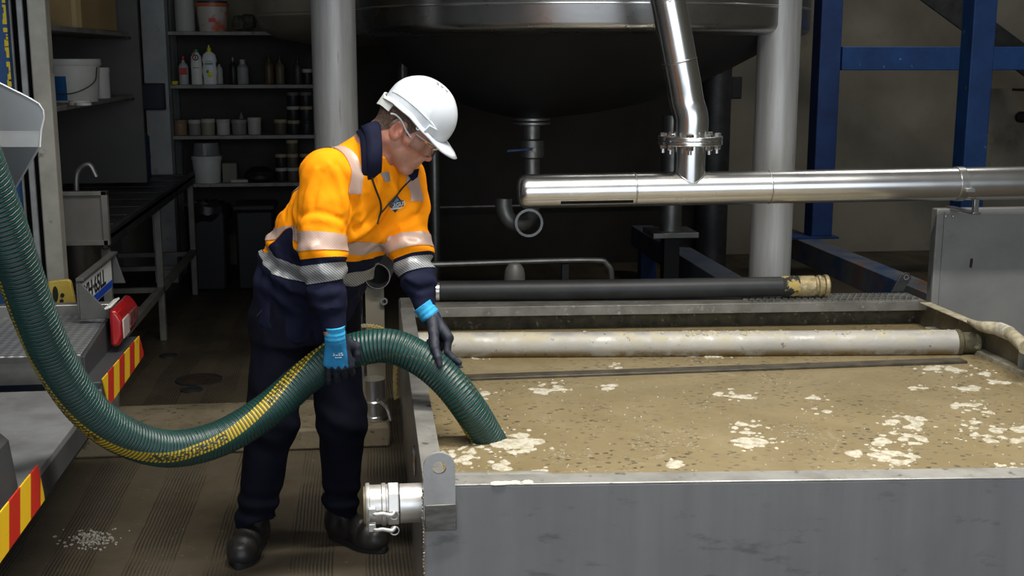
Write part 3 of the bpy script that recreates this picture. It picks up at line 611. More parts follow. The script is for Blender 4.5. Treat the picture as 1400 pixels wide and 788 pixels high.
# ================================================================ blue steel frame on the right
fr = thing('blue_gantry', (3.4, 8.6, 0), 'blue painted steel gantry with posts, cross beam and rusty floor rails', 'gantry')
w = .15
def post(x, y, z0, z1, m, ww=w, name='post'): return obj(name, G().bb((x - ww / 2, y - ww / 2, z0), (x + ww / 2, y + ww / 2, z1)), m, fr, bevel=.006)
pr = ay(1125, 200, 8.6)[0]; pf = ay(1339, 120, 6.8)[0]
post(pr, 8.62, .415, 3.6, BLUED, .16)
obj('base_plate', G().bb((pr - .26, 8.50, .40), (pr + .12, 8.74, .415)), BLUED, fr)
post(pf, 6.86, .0, 3.6, BLUE, .142)
zz = ay(1130, 80, 8.53)[2]
obj('cross_beam', G().bb((pr + .09, 8.54, zz - .085), (6.2, 8.68, zz + .085)), BLUE, fr, bevel=.005)
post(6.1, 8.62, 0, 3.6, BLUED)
for a, b in ((az(1100, 326, .4), az(1275, 405, .4)), (az(915, 330, .4), az(1012, 389, .4))):
    x = (a[0] + b[0]) / 2 + (.05 if a[0] > 3 else 0); g = G().bb((x - .085, min(b[1], 6.4) if x > 3 else b[1] - .1, .24), (x + .085, 9.4, .40))
    rl = obj('floor_rail', g, BLUER if x > 3 else M('rail_greyblue', (.075, .09, .115), .6, c2=(.05, .065, .1), scale=6), fr, bevel=.004)
    for yy in (6.9, 9.2): obj('rail_foot', G().bb((x - .06, yy - .06, 0), (x + .06, yy + .06, .24)), BLUED, rl)
a = ay(1270, -14, 9.2); b = ay(1335, 34, 9.2)
stt = thing('stair_stringer', (b[0], 9.2, 0), 'dark grey sloping stair stringer high behind the blue post', 'stair')
obj('stringer', G().beam(a - (b - a) * 2, b + (b - a) * 4.5, .03, .2), DARK, stt)
for k in range(4):
    q = a + (b - a) * (k * .8 + 2.3); obj('tread', G().bb((q[0] - .02, 9.22, q[2] + .02), (q[0] + .22, 10.1, q[2] + .04)), DARK, stt)
q = ay(1395, 160, 10.28); obj('wall_socket', G().lathe([(.05, 0), (.05, .04), (.03, .06)], q, (0, -1, 0), 16), BLACK, None, label='round black fixing on the concrete wall beside the blue post', cat='fixing')
# dark upright next to the backing wall edge
q = ay(1001, 200, 9.3)
bx_ = thing('switch_box', (q[0], 9.9, 0.0), 'dark electrical box on a black upright behind the discharge pipe', 'box')
obj('upright', G().bb((q[0] - .1, 9.84, 0), (q[0] + .0, 9.97, 2.2)), BLACK, bx_)
q2 = ay(1003, 120, 9.85); obj('box', G().bb((q2[0] - .04, 9.78, q2[2] - .09), (q2[0] + .05, 9.84, q2[2] + .09)), BLACK, bx_, bevel=.008)

# black delivery hose lying on the walkway
bh = thing('delivery_hose', (1.2, 5.55, .6), 'straight black rubber hose with crusted brass coupling lying on the walkway', 'hose')
a = ay(596, 401, 5.56); b = ay(1092, 399, 5.44); z = RIM + .049
hp = [(a[0], 5.545, RIM + .049), ((a[0] + b[0]) / 2, 5.47, RIM + .051), (b[0], 5.40, RIM + .058)]
obj('tube', G().tube(spline(hp, 14), .047, 28), M('hose_black', (.012, .0125, .014), .5, c2=(.02, .021, .023), scale=7, c3=(.2, .16, .07), s3=9, lo3=.68, hi3=.76, bump=.15, bscale=60), bh)
d = unit(np.array(hp[2]) - np.array(hp[1]))
BR = M('brass_crust', (.42, .34, .18), .5, .6, c2=(.2, .15, .08), scale=14, c3=(.5, .45, .32), s3=25, lo3=.55, hi3=.62, bump=.6, bscale=60)
cp = obj('coupling', G().lathe([(.048, -.02), (.05, -.02), (.05, .055), (.045, .06), (.045, .07), (.051, .074), (.051, .088), (.045, .09), (.045, .1), (.053, .104), (.054, .118), (.05, .124), (.04, .124), (.04, .06)], hp[2], d, 32, cap=False), BR, bh)
obj('crust_collar', G().lathe([(.047, -.1), (.0495, -.09), (.0505, -.03), (.0495, -.02)], hp[2], d, 32, cap=False), M('crust_yellow', (.40, .30, .1), .8, c2=(.02, .02, .02), scale=11, lo=.46, hi=.5, bump=.6), cp)
obj('hose_clip', G().lathe([(.047, 0), (.0495, 0), (.0495, .016), (.047, .016)], hp[0], unit(np.array(hp[1]) - np.array(hp[0])), 28, cap=False), STEELP, bh)

# pipes and fittings behind the worker, beside the tank's rear corner
q = ay(516, 378, 5.75)
op = thing('open_pipe', (q[0], 5.9, 0), 'open end of a steel pipe on a bracket beside the tank corner', 'pipe')
obj('pipe', G().lathe([(.058, 0), (.062, 0), (.062, .3), (.055, .3), (.055, 0.0)], q, (0.1, 1, 0), 32, cap=False), STEEL, op)
obj('inner_dark', G().lathe([(.054, .2), (.001, .2)], q, (.1, 1, 0), 24), BLACK, op)
obj('bracket', G().bb((q[0] - .06, 5.8, 0), (q[0] + .03, 5.86, q[2] - .063)), M('bracket_tan', (.22, .2, .15), .7), op)
obj('bolt', G().ring(ay(525, 412, 5.79), (0, -1, 0), .018, .01, .01, 14), STEELD, op)
q = ay(510, 513, 5.30)
cf = thing('hose_fitting', (q[0], q[1], .1), 'steel camlock fitting standing on the concrete kerb behind the worker', 'fitting')
obj('barrel', G().lathe([(.062, 0), (.066, .005), (.066, .02), (.058, .024), (.058, .07), (.066, .075), (.066, .09), (.055, .095), (.055, .19)], (q[0], q[1] + .04, .1), seg=28), STEELP, cf)
obj('lever', G().tube(spline([(q[0] + .03, q[1] - .03, .2), (q[0] + .06, q[1] - .05, .17), (q[0] + .075, q[1] - .06, .12)], 4), .008, 8), STEELP, cf)
rp_ = [ay(490, 446, 5.6), ay(505, 446, 5.6), ay(520, 449, 5.6), ay(533, 458, 5.6), ay(540, 480, 5.62), ay(541, 500, 5.64), ay(540, 520, 5.64), ay(541, 545, 5.64)]
g = G(); sp_ = spline(rp_, 8)
for k in range(3): g.tube([p + .006 * np.array([math.cos(i * .9 + k * 2.1), .3, math.sin(i * .9 + k * 2.1)]) for i, p in enumerate(sp_)], .0065, 6)
obj('rope', g, M('rope_yellow', (.45, .33, .08), .9, c2=(.3, .28, .2), scale=30), None, label='dirty yellow twisted rope hanging beside the tank corner', cat='rope')
# ================================================================ posts at the edge of the truck bay
PWH = M('post_white', (.40, .39, .34), .6, .1, c2=(.28, .27, .23), scale=5, c3=(.12, .11, .08), s3=12, lo3=.62, hi3=.72, bump=.1)
struct('wall_shade_screen', G().bb((-2.0, 5.64, 0), (-1.40, 5.70, 5.6)), M('screen_shade_black', (.006, .006, .006), .9))  # black sheet added to stand in for the unlit interior between the posts
x = ay(66, 200, 5.5)[0]; obj('white_post', G().bb((x - .038, 5.46, 0), (x + .038, 5.54, 5.6)), PWH, None, bevel=.006, label='weathered cream-white square post at the bay edge, widest of the pale uprights', cat='post')
for i, px in enumerate((38, 22)):
    x = ay(px, 150, 5.5)[0]; obj('guide_rail', G().bb((x - .013, 5.48, 0), (x + .013, 5.50, 5.6)), M('rail_pale', (.36, .37, .37), .5, .3, c2=(.25, .25, .25), scale=8), None, bevel=.004,
        label=['narrow pale guide rail next to the cream-white post', 'narrow pale guide rail next to the blue column'][i], cat='rail')
x1 = ay(20, 150, 5.42)[0]
bc = thing('blue_column', (x1 - .1, 5.42, 0), 'blue painted steel column with a peeling yellow edge', 'column')
obj('column', G().bb((x1 - .2, 5.40, 0), (x1, 5.45, 5.6)), M('column_blue', (.012, .055, .16), .55, c2=(.02, .08, .22), scale=6, c3=(.02, .018, .015), s3=18, lo3=.66, hi3=.7, bump=.15), bc, bevel=.004)
g = G(); rr = random.Random(2); z = 1.60
while z < 2.6:
    h = rr.uniform(.006, .03); wd = rr.uniform(.004, .016); g.bb((x1 - wd, 5.3985, z), (x1 + .001, 5.40, z + h)); z += h * rr.choice([.8, 1, 1.8])
obj('peeling_paint', g, M('paint_yellow', (.62, .47, .03), .7), bc, kind='stuff')

# ================================================================ shelf rack along the alcove wall
SHB = M('shelf_board', (.28, .27, .25), .6, .1, c2=(.18, .175, .16), scale=9, c3=(.1, .095, .085), s3=14, lo3=.6, hi3=.7)
PANG = M('panel_grey', (.10, .097, .09), .7, c2=(.075, .072, .067), scale=2)
sx = -1.445; ra = thing('shelf_rack', (-1.7, 6.9, .92), 'grey metal shelf rack above the steel bench along the alcove wall', 'shelf')
for z in (1.49, 1.875): obj('shelf_board', G().bb((-1.98, 5.76, z - .025), (sx, 8.1, z)), SHB, ra, bevel=.003)
xe = ay(194, 120, 8.12)[0]
obj('end_panel', G().bb((-1.99, 8.11, .92), (xe, 8.15, 3.2)), PANG, ra)
obj('back_panel', G().bb((-1.995, 5.76, .92), (-1.985, 8.1, 3.2)), PANG, ra)
for z in (1.455, 1.84): obj('shelf_lip', G().bb((sx - .3, 8.02, z), (sx + .005, 8.105, z + .012)), DARK, ra)
# things on the rack
p0 = ax(112, 35, sx - .02); p1 = ax(160, 38, sx - .02); CARD = M('cardboard', (.42, .29, .13), .8, c2=(.36, .245, .11), scale=3)
cb = thing('cardboard_box', (sx - .2, p0[1] + .3, 1.875), 'brown cardboard box with creased corner on the top board of the rack', 'box')
obj('carton', G().bb((sx - .42, p0[1], 1.876), (sx - .02, min(p1[1], 8.0), 2.3)), CARD, cb, bevel=.006)
obj('tape_flap', G().bb((sx - .07, p0[1] - .004, 1.88), (sx - .045, p0[1] - .0005, 2.25)), M('card_tape', (.5, .36, .18), .5), cb)
WHP = M('white_plastic', (.56, .56, .53), .45, c2=(.48, .48, .45), scale=5); WHP2 = M('white_plastic_dull', (.42, .42, .39), .55)
def pail(q, r, h, label, m=WHP, handle=True, lid=True, taper=.88, group=None, name='pail'):
    t_ = thing(name, q, label, 'bucket', group)
    obj('body', G().lathe([(r * taper, 0), (r, h * .86), (r, h * .9)], q, seg=32), m, t_)
    if lid: obj('lid', G().lathe([(r * 1.03, h * .84), (r * 1.05, h * .86), (r * 1.05, h * .985), (r, h), (.001, h)], q, seg=32), m, t_)
    if handle:
        obj('handle', G().tube(spline([(q[0] + r * .98, q[1] - r * .3, q[2] + h * .8), (q[0] + r * .9, q[1] - r * .62, q[2] + h * .45), (q[0] + r * .3, q[1] - r * 1.04, q[2] + h * .22), (q[0] - r * .5, q[1] - r * .95, q[2] + h * .2)], 8), .0035, 6), M('wire', (.1, .1, .1), .5, .5), t_)
    return t_
q = az(97, 129, 1.49); q = np.array([q[0], q[1], 1.491])
r = .148
bk = pail(np.array([ay(97, 100, 6.75)[0], 6.75, 1.491]), r, .225, 'large white lidded pail with blue label on the rack')
q = np.array([ay(97, 100, 6.75)[0], 6.75, 1.491])
g = G(); vs = []; n = 12
for k in range(n):
    a = math.radians(-150 + 62 * k / (n - 1)); 
    for z, rad in ((.01, r * .895), (.135, r * .965)): vs.append((q[0] + (rad + .002) * math.cos(a), q[1] + (rad + .002) * math.sin(a), q[2] + z))
g.add(vs, [(2 * k, 2 * k + 2, 2 * k + 3, 2 * k + 1) for k in range(n - 1)])
obj('label_sticker', g, M('sticker_blue', (.015, .09, .25), .5, c2=(.01, .03, .08), scale=9, lo=.5, hi=.6), bk)
pail(np.array([ay(137, 105, 7.3)[0], 7.3, 1.491]), .052, .175, 'slim white lidded tub behind the large pail on the rack', handle=False, taper=.97, name='tub')
q = ay(108, 128, 6.28); rt_ = thing('tape_roll', (q[0], 6.28, 1.491), 'roll of white tape lying on the rack in front of the pail', 'tape')
obj('roll', G().ring((q[0], 6.28, 1.491), (0, 0, 1), .052, .032, .022, 28), WHP, rt_); obj('roll_edge', G().ring((q[0] + .03, 6.22, 1.491), (0, 0, 1), .04, .026, .012, 24), WHP, rt_)

# ================================================================ steel sink bench
BEN = M('bench_steel', (.10, .1, .1), .42, .75, c2=(.06, .06, .06), scale=6, rvar=.1); BENL = M('bench_pale', (.20, .195, .175), .6, .25, c2=(.14, .135, .12), scale=6)
be = thing('sink_bench', (-1.6, 7.4, 0), 'long dark steel sink bench with raised end panel along the alcove', 'bench')
xf = -1.21
obj('bench_top', G().bb((-1.97, 5.9, .86), (xf, 9.05, .885)), BEN, be, bevel=.003)
obj('front_lip', G().bb((xf - .03, 5.9, .82), (xf, 9.05, .905)), BEN, be, bevel=.006)
for k, yy in enumerate(np.linspace(6.3, 8.9, 8)): obj('drain_ridge', G().bb((-1.9, yy, .885), (xf - .05, yy + .02, .891)), BEN, be, bevel=.002)
a = ay(84, 262, 5.88); b = ay(149, 332, 5.88)
up_ = obj('end_panel', G().bb((a[0], 5.88, b[2]), (b[0], 5.9, a[2])), M('endpanel', (.19, .18, .165), .6, .2, c2=(.15, .14, .125), scale=3), be)
obj('top_rail', G().bb((a[0], 5.865, a[2] - .02), (b[0] + .006, 5.905, a[2])), BENL, up_, bevel=.002)
obj('side_rail', G().bb((b[0] - .022, 5.865, b[2] - .01), (b[0] + .006, 5.9, a[2])), BENL, up_, bevel=.002)
obj('lower_rail', G().bb((a[0], 5.865, b[2] - .01), (b[0], 5.9, b[2] + .014)), BENL, up_, bevel=.002)
obj('sink_bowl', G().lathe([(.001, .60), (.17, .61), (.2, .66), (.2, .86)], (-1.46, 6.35, 0), seg=28), M('bowl', (.16, .16, .155), .35, .8), be)
for yy in (5.98, 7.5, 8.98):
    for xx in (xf - .03, -1.93): obj('leg', G().bb((xx - .02, yy - .02, 0), (xx + .02, yy + .02, .86)), BENL, be, bevel=.004)
obj('stretcher', G().bb((xf - .05, 5.98, .30), (xf - .01, 8.98, .34)), BENL, be); obj('stretcher', G().bb((-1.95, 5.98, .30), (-1.91, 8.98, .34)), BEN, be)
for yy in (6.9, 7.5, 8.3, 8.9): obj('cross_bar', G().bb((-1.93, yy, .30), (xf - .03, yy + .035, .33)), BENL, be)
q = ay(103, 235, 6.3)
ta = thing('tap', (q[0], 6.3, .89), 'dark swan-neck tap standing on the sink bench', 'tap')
obj('spout', G().tube(spline([(q[0], 6.3, .88), (q[0], 6.3, 1.1), (q[0] + .02, 6.3, 1.17), (q[0] + .07, 6.3, 1.19), (q[0] + .1, 6.3, 1.13)], 6), .014, 10), STEELD, ta)
obj('handle', G().beam((q[0], 6.3, .98), (q[0] - .1, 6.26, 1.0), .02, .015), DARK, ta); obj('base', G().lathe([(.03, 0), (.025, .03)], (q[0], 6.3, .886), seg=16), DARK, ta)
q = ay(176, 212, 8.6)
bb_ = thing('blue_drum', (q[0], 8.62, .886), 'dark blue plastic drum at the far end of the sink bench', 'drum')
dz_ = .0045
obj('body', G().lathe([(.13, dz_), (.14, .02), (.14, .16), (.145, .165), (.14, .17), (.14, .3), (.12, .32), (.001, .32)], (q[0], 8.62, .886), seg=28), M('drum_blue', (.015, .04, .085), .5), bb_)
obj('cap', G().lathe([(.03, 0), (.03, .03)], (q[0] + .06, 8.56, 1.206), seg=14), BLACK, bb_)
a = ay(193, 114, 9.47); b = ay(227, 150, 9.47)
eb = thing('conduit_box', ((a[0] + b[0]) / 2, 9.46, b[2]), 'dark blue electrical box on the whitewashed pillar', 'box')
obj('case', G().bb((a[0], 9.42, b[2]), (b[0], 9.498, a[2])), M('box_navy', (.01, .018, .035), .5), eb, bevel=.006); obj('cover', G().bb((a[0] + .01, 9.412, b[2] + .01), (b[0] - .01, 9.42, a[2] - .01)), M('box_navy', (0, 0, 0)), eb, bevel=.003)

# ================================================================ storage shelving in the back corner
SY = 9.62; se = thing('storage_shelves', (-.9, SY + .25, 0), 'dim steel storage shelving with grey boards in the back corner', 'shelf')
xl = ay(229, 120, SY)[0]; xr = -.18
SZ = [ay(300, y, SY)[2] for y in (43, 116, 185.5, 251)]
for z in SZ: obj('shelf_board', G().bb((xl, SY, z - .028), (xr, SY + .42, z)), SHB, se, bevel=.003)
for xx in (xl + .015, xr - .015):
    for yy in (SY + .03, SY + .4): obj('upright', G().bb((xx - .015, yy - .015, 0), (xx + .015, yy + .015, 2.35)), DARK, se)
obj('back_sheet', G().bb((xl, SY + .43, .3), (xr, SY + .44, 1.9)), M('backsheet', (.05, .048, .042), .9, c2=(.035, .034, .03), scale=3), se)
def on(px, row, dy=.12): p = ay(px, 100, SY + dy); return np.array([p[0], SY + dy, SZ[row] + .001])
def hpx(n): return n * 9.75 / 1650
MP = lambda n, c, r=.45, **k: M('pl_' + n, c, r, **k)
# top board
pc = on(256.5, 0); cn = thing('canister', pc, 'tall plain white canister on the top storage shelf', 'canister')
obj('body', G().lathe([(.07, 0), (.074, .01), (.074, .36), (.068, .375)], pc, seg=28), WHP2, cn); obj('lid', G().lathe([(.072, .375), (.072, .42), (.001, .42)], pc, seg=28), WHP2, cn)
pc = on(294, 0)
rb = pail(pc, .122, .225, 'white bucket with red splashes and blue lid on the top storage shelf', MP('redwhite', (.5, .46, .42), c2=(.5, .1, .04), scale=7, lo=.5, hi=.62), handle=False, lid=False, taper=.84, name='paint_bucket')
obj('rim', G().lathe([(.122, .185), (.129, .187), (.129, .212), (.123, .214)], pc, seg=32, cap=False), MP('redrim', (.52, .13, .05)), rb)
obj('lid', G().lathe([(.118, .214), (.118, .226), (.001, .226)], pc, seg=32), MP('bluelid', (.02, .03, .09)), rb); obj('label_mark', G().bb(pc + (-.015, -.122, .07), pc + (.035, -.112, .098)), MP('mark_red', (.6, .02, .02)), rb)
pc = on(336, 0); rr = random.Random(4); g = G()
for k in range(9): g.lathe([(.001, 0), (.04, .012), (.05, .05), (.03, .1), (.001, .11)], pc + (rr.uniform(-.06, .06), rr.uniform(-.03, .03), rr.uniform(0, .03)), seg=9)
obj('crumpled_bag', g, MP('bag', (.10, .09, .06), .8, c2=(.03, .03, .02), scale=20), None, label='crumpled dark grey bag on the top storage shelf beside the bucket', cat='bag')
# bottles on the second board
def bottle(px, row, wpx, hp, prof, m, capm, label, cap=(.3, .82, 1.0), name='bottle', marks=(), dy=.1, flat=1.0, cat='bottle'):
    b = on(px, row, dy); r = hpx(wpx) / 2; h = hpx(hp)
    t_ = thing(name, b, label, cat)
    g = G().lathe([(r * a, h * k) for a, k in prof], b, seg=24)
    if flat != 1: g.v = [(x, b[1] + (y - b[1]) * flat, z) for x, y, z in g.v]
    obj('body', g, m, t_)
    if capm: obj('cap', G().lathe([(r * cap[0], h * cap[1]), (r * cap[0] * .95, h * cap[2])], b, seg=16), capm, t_)
    for (dx, k0, k1, ww, mm, nm) in marks: obj(nm, G().prism([(b[0] + r * (dx - ww), b[1] - r * flat - .001, b[2] + h * k0), (b[0] + r * (dx + ww), b[1] - r * flat - .001, b[2] + h * k0), (b[0] + r * (dx + ww), b[1] - r * flat - .001, b[2] + h * k1), (b[0] + r * (dx - ww), b[1] - r * flat - .001, b[2] + h * k1)], (0, r * flat * .6, 0)), mm, t_, bevel=.002)
    return t_
ST = [(.92, 0), (1, .03), (1, .62), (.8, .72), (.35, .80), (.33, .86)]
SQ = [(.95, 0), (1, .02), (.95, .25), (1, .5), (.92, .78), (.5, .88), (.4, .92)]
pc = on(235, 1, .08); obj('sponge', G().box(pc + (0, 0, .014), (.085, .06, .028)), MP('yellow', (.62, .56, .03), .9), None, bevel=.006, label='bright yellow sponge at the end of the bottle shelf', cat='sponge')
CLR = MP('clear', (.42, .42, .41), .35); RED = MP('red', (.5, .03, .03)); GRN = MP('green', (.03, .25, .1)); YEL = MP('yel', (.75, .68, .02)); DKB = MP('dark', (.015, .015, .015))
bottle(251, 1, 12.5, 36, ST, CLR, RED, 'translucent bottle with red label and red nozzle on the bottle shelf', cap=(.3, .8, 1.02), marks=((0, .35, .6, .75, RED, 'label_sticker'),))
t_ = bottle(269, 1, 14.5, 46, SQ, MP('cream', (.66, .66, .6)), GRN, 'cream cleaner bottle with green cap and dark round logo', cap=(.42, .9, .98), flat=.7, marks=((0, .46, .475, .55, DKB, 'label_line'),))
b = on(269, 1, .1); obj('round_logo', G().ring(b + (0, -.031, .205), (0, -1, 0), .024, .016, .002, 22), DKB, t_); obj('logo_mark', G().bb(b + (-.004, -.033, .192), b + (.004, -.03, .218)), DKB, t_); obj('red_sash', G().box(b + (-.014, -.031, .238), (.028, .003, .014), R=np.array([[.8, 0, -.6], [0, 1, 0], [.6, 0, .8]])), RED, t_)
t_ = bottle(287, 1, 20, 47, [(.82, 0), (.88, .03), (.86, .2), (1, .36), (.82, .56), (.95, .66), (.8, .82), (.34, .9)], MP('whiteb', (.72, .73, .72)), YEL, 'white dish soap bottle with lemon label and yellow nozzle', cap=(.28, .88, 1.0), flat=.6)
b = on(287, 1, .1)
obj('nozzle', G().lathe([(.01, .265), (.006, .3)], b, seg=10), YEL, t_)
obj('lemon_print', G().lathe([(.022, 0), (.018, .002), (.001, .002)], b + (.006, -.035, .075), (0, -1, 0), 14), YEL, t_); obj('leaf_print', G().lathe([(.014, 0), (.001, .002)], b + (-.01, -.034, .098), (0, -1, 0), 10), GRN, t_)
obj('label_print', G().bb(b + (-.03, -.035, .15), b + (.03, -.033, .165)), MP('printblue', (.12, .25, .4)), t_); obj('label_print', G().bb(b + (-.022, -.035, .172), b + (.022, -.033, .182)), MP('printolive', (.45, .45, .1)), t_)
bottle(300, 1, 9, 30, ST, WHP2, None, 'small plain white bottle tucked behind the dish soap', dy=.2)
bottle(319, 1, 10, 35, ST, DKB, MP('greycap', (.2, .2, .2)), 'black bottle with grey cap on the bottle shelf')
bottle(332, 1, 15, 32, [(.95, 0), (1, .03), (1, .68), (.6, .8), (.5, .82)], MP('greyb', (.27, .27, .27)), MP('greycap2', (.35, .35, .34)), 'grey translucent bottle with wide cap on the bottle shelf', cap=(.5, .82, 1.0))
BRN = MP('brown', (.09, .06, .03)); 
bottle(368, 1, 13, 38, ST, BRN, DKB, 'amber bottle with black cap in the shade of the vessel'); bottle(383, 1, 12, 36, ST, MP('ochre', (.12, .10, .05)), DKB, 'ochre bottle next to the amber bottle on the bottle shelf'); bottle(407, 1, 11, 35, ST, MP('dim', (.05, .05, .05)), DKB, 'dim grey bottle next to the white-lidded black jar')
def jar(px, row, wpx, hp, m, lm, label, lift=0.0, group=None, dy=.1, name='jar'):
    b = on(px, row, dy) + (0, 0, lift); r = hpx(wpx) / 2; h = hpx(hp)
    t_ = thing(name, b, label, 'jar', group)
    obj('body', G().lathe([(r * .9, 0), (r * .95, h * .05), (r * .97, h * .78)], b, seg=22), m, t_)
    obj('lid', G().lathe([(r, h * .76), (r * 1.03, h * .78), (r * 1.03, h * .97), (r * .96, h), (.001, h)], b, seg=22), lm, t_)
    return h
LIDW = MP('lidw', (.42, .41, .37)); LIDC = MP('lidc', (.34, .28, .18)); JB = MP('jb', (.02, .02, .02))
jar(420, 1, 13, 20, JB, LIDW, 'squat black jar with white lid at the end of the bottle shelf')
TAN = MP('tanj', (.24, .15, .09)); CLJ = MP('clj', (.2, .2, .18)); BEJ = MP('bej', (.25, .235, .18))
jar(243, 2, 18, 20, TAN, MP('tanlid', (.22, .13, .08)), 'terracotta tub with matching lid on the tub shelf')
jar(263, 2, 17.5, 20, CLJ, LIDW, 'grey translucent tub with white lid beside the terracotta tub')
jar(281, 2, 18, 21.5, BEJ, LIDW, 'beige grainy tub with white lid on the tub shelf', dy=.06)
jar(302, 2, 18, 20.5, MP('whj', (.46, .45, .42)), LIDW, 'small off-white tub with rolled lid on the tub shelf')
jar(324, 2, 20, 20, CLJ, MP('lidg', (.26, .25, .22)), 'grey tub with dull lid below the slim bottle')
bottle(327.5, 2, 7, 32, ST, MP('olivej', (.2, .19, .13)), None, 'slim olive bottle standing behind the grey tub', dy=.26)
jar(345, 2, 18, 22.5, MP('whj2', (.46, .44, .38)), MP('lidw2', (.5, .48, .42)), 'cream tub with flared lid at the end of the tub row')
jar(381, 2, 17, 20, MP('brj', (.09, .075, .05)), LIDC, 'brown jar with tan lid beside the black jar stacks'); 
for k, px in enumerate((399, 417)):
    z = 0
    for j in range(3): z += jar(px, 2, 16.5, 18.5, JB, [LIDC, LIDW, MP('liddim', (.12, .12, .11))][j] if k == 0 else [JB, LIDC, MP('liddim', (.12, .12, .11))][j], ['bottom', 'middle', 'top'][j] + ' black jar of the stack of three ' + ['beside the brown jar', 'behind the vessel leg'][k] + ' on the tub shelf', z, 'stacked black jars on the tub shelf')
# bottom board
pc = on(277, 3, .1); pail(pc, .112, .21, 'white lidded bucket on the bottom storage shelf', WHP, handle=False, taper=.9, name='pail')
t_ = thing('measuring_jug', pc + (0, 0, .212), 'grey translucent jug upside down on the white bucket', 'jug'); obj('body', G().lathe([(.1, 0), (.105, .01), (.095, .1), (.001, .1)], pc + (0, 0, .212), seg=26), MP('jugg', (.17, .17, .17)), t_); obj('handle_strip', G().bb(pc + (-.012, -.112, .218), pc + (.014, -.1, .31)), MP('strip', (.3, .3, .29)), t_)
pc = on(309, 3); obj('beige_box', G().box(pc + (0, 0, .075), (.11, .12, .15)), MP('boxb', (.2, .19, .15), .8), None, bevel=.004, label='small beige carton beside the white bucket on the bottom shelf', cat='box')
for k, px in enumerate((380, 396, 414)):
    z = 0
    for j in range(2 if k != 1 else 3): z += jar(px, 3, 15.5, 18.5, JB if k != 1 else MP('brj', (.1, .08, .05)), LIDC if j else LIDW, ['lowest', 'second', 'topmost'][j] + ' ' + ['black', 'brown', 'black'][k] + ' pale-lidded jar in the ' + ['stack of two beside the carry case', 'stack of three between two stacks of two', 'stack of two behind the vessel leg'][k], z, 'jars stacked on the bottom storage shelf')
pc = on(350, 3, .1); t_ = thing('helmet_case', pc, 'rounded black carry case on the bottom storage shelf', 'case'); obj('shell', G().lathe([(.1, 0), (.12, .03), (.11, .08), (.06, .115), (.001, .12)], pc, seg=24), BLACK, t_); obj('handle', G().tube(spline([pc + (-.05, -.1, .06), pc + (-.03, -.14, .07), pc + (.03, -.14, .07), pc + (.05, -.1, .06)], 4), .008, 8), BLACK, t_)
pc = on(322, 3, .08); obj('paper_stack', G().box(pc + (0, 0, .012), (.13, .1, .022)), WHP2, None, bevel=.003, label='thin pale stack of cards at the edge of the bottom storage shelf', cat='cards')
# black bins under the shelves
for i, px in enumerate((284, 350)):
    q = ay(px, 300, 9.25); t_ = thing('waste_bin', (q[0], 9.25, 0), ['black waste bin with rumpled bag beside the sink bench', 'black waste bin with flat lid below the carry case'][i], 'bin')
    obj('body', G().prism([(q[0] - .14, 9.1, 0), (q[0] + .14, 9.1, 0), (q[0] + .14, 9.4, 0), (q[0] - .14, 9.4, 0)], (0, 0, .6)), BLACK, t_, bevel=.02)
    if i: obj('lid', G().bb((q[0] - .16, 9.07, .60), (q[0] + .16, 9.43, .65)), BLACK, t_, bevel=.015)
    else:
        rr = random.Random(6); vs = []; n = 22
        for j, (rad, z) in enumerate(((.165, .52), (.185, .58), (.175, .64), (.13, .665), (.05, .66))): vs += [(q[0] + (rad + rr.uniform(-.012, .012)) * math.cos(k * 6.283 / n), 9.25 + (rad + rr.uniform(-.012, .012)) * math.sin(k * 6.283 / n), z + rr.uniform(-.014, .014)) for k in range(n)]
        fs = [(j * n + k, j * n + (k + 1) % n, (j + 1) * n + (k + 1) % n, (j + 1) * n + k) for j in range(4) for k in range(n)]
        obj('bin_bag', (vs, fs), M('bag_gloss', (.012, .012, .013), .3), t_)
# ================================================================ tail of the vacuum truck, reversed in from the left
tr = thing('vacuum_truck', (-1.9, 3.7, 0), 'tail of a grey vacuum truck with red and yellow striped bumper', 'truck')
TX = -.9
def stripes(nm, red, yel):
    t = NT(nm); x, y, z = t.sep(t.tc.outputs['Object'])
    f = t.math('FRACT', t.math('DIVIDE', t.math('ADD', t.math('MULTIPLY', z, -.28), y), .205)); f = t.rng(t.math('PINGPONG', t.math('ADD', f, STR_OFF), .5), .245, .255)
    n = t.noise(t.tc.outputs['Object'], 30.0); c = t.mix(f, yel, red); c = t.mix(t.rng(n, .64, .7, 0, .5), c, (.2, .12, .04))
    return t.out(c, .4)
STR_OFF = .42
STRM = stripes('marker_stripes', (.55, .025, .012), (.85, .52, .015))
TREAD = None
t = NT('tread_plate'); oc = t.tc.outputs['Object']
x, y, z = t.sep(oc)
ch = t.math('MULTIPLY', t.math('SINE', t.math('MULTIPLY', t.math('ADD', x, y), 95.0)), t.math('SINE', t.math('MULTIPLY', t.math('SUBTRACT', x, y), 95.0)))
n = t.noise(oc, 5, 5); c = t.mix(t.rng(ch, -.2, .6), (.30, .305, .31), (.46, .465, .47)); c = t.mix(t.rng(n, .45, .65, 0, .5), c, (.24, .24, .24)); t.bump(ch, .35, .006)
TREAD = t.out(c, .4, .75)
DECK = M('deck_steel', (.26, .265, .27), .5, .45, c2=(.19, .19, .195), scale=7, c3=(.38, .38, .38), s3=18, lo3=.62, hi3=.7, bump=.15, bscale=30)
HOUS = M('housing_grey', (.06, .062, .065), .55, .3, c2=(.045, .046, .05), scale=5)
obj('chassis', G().bb((-3.2, 2.2, .30), (-1.05, 4.9, .50)), DARK, tr)
obj('deck', G().prism([(-3.2, 2.2, .575), (TX - .005, 2.2, .575), (TX - .005, 4.16, .575), (-3.2, 4.16, .575)], (0, 0, .025)), DECK, tr, bevel=.003)
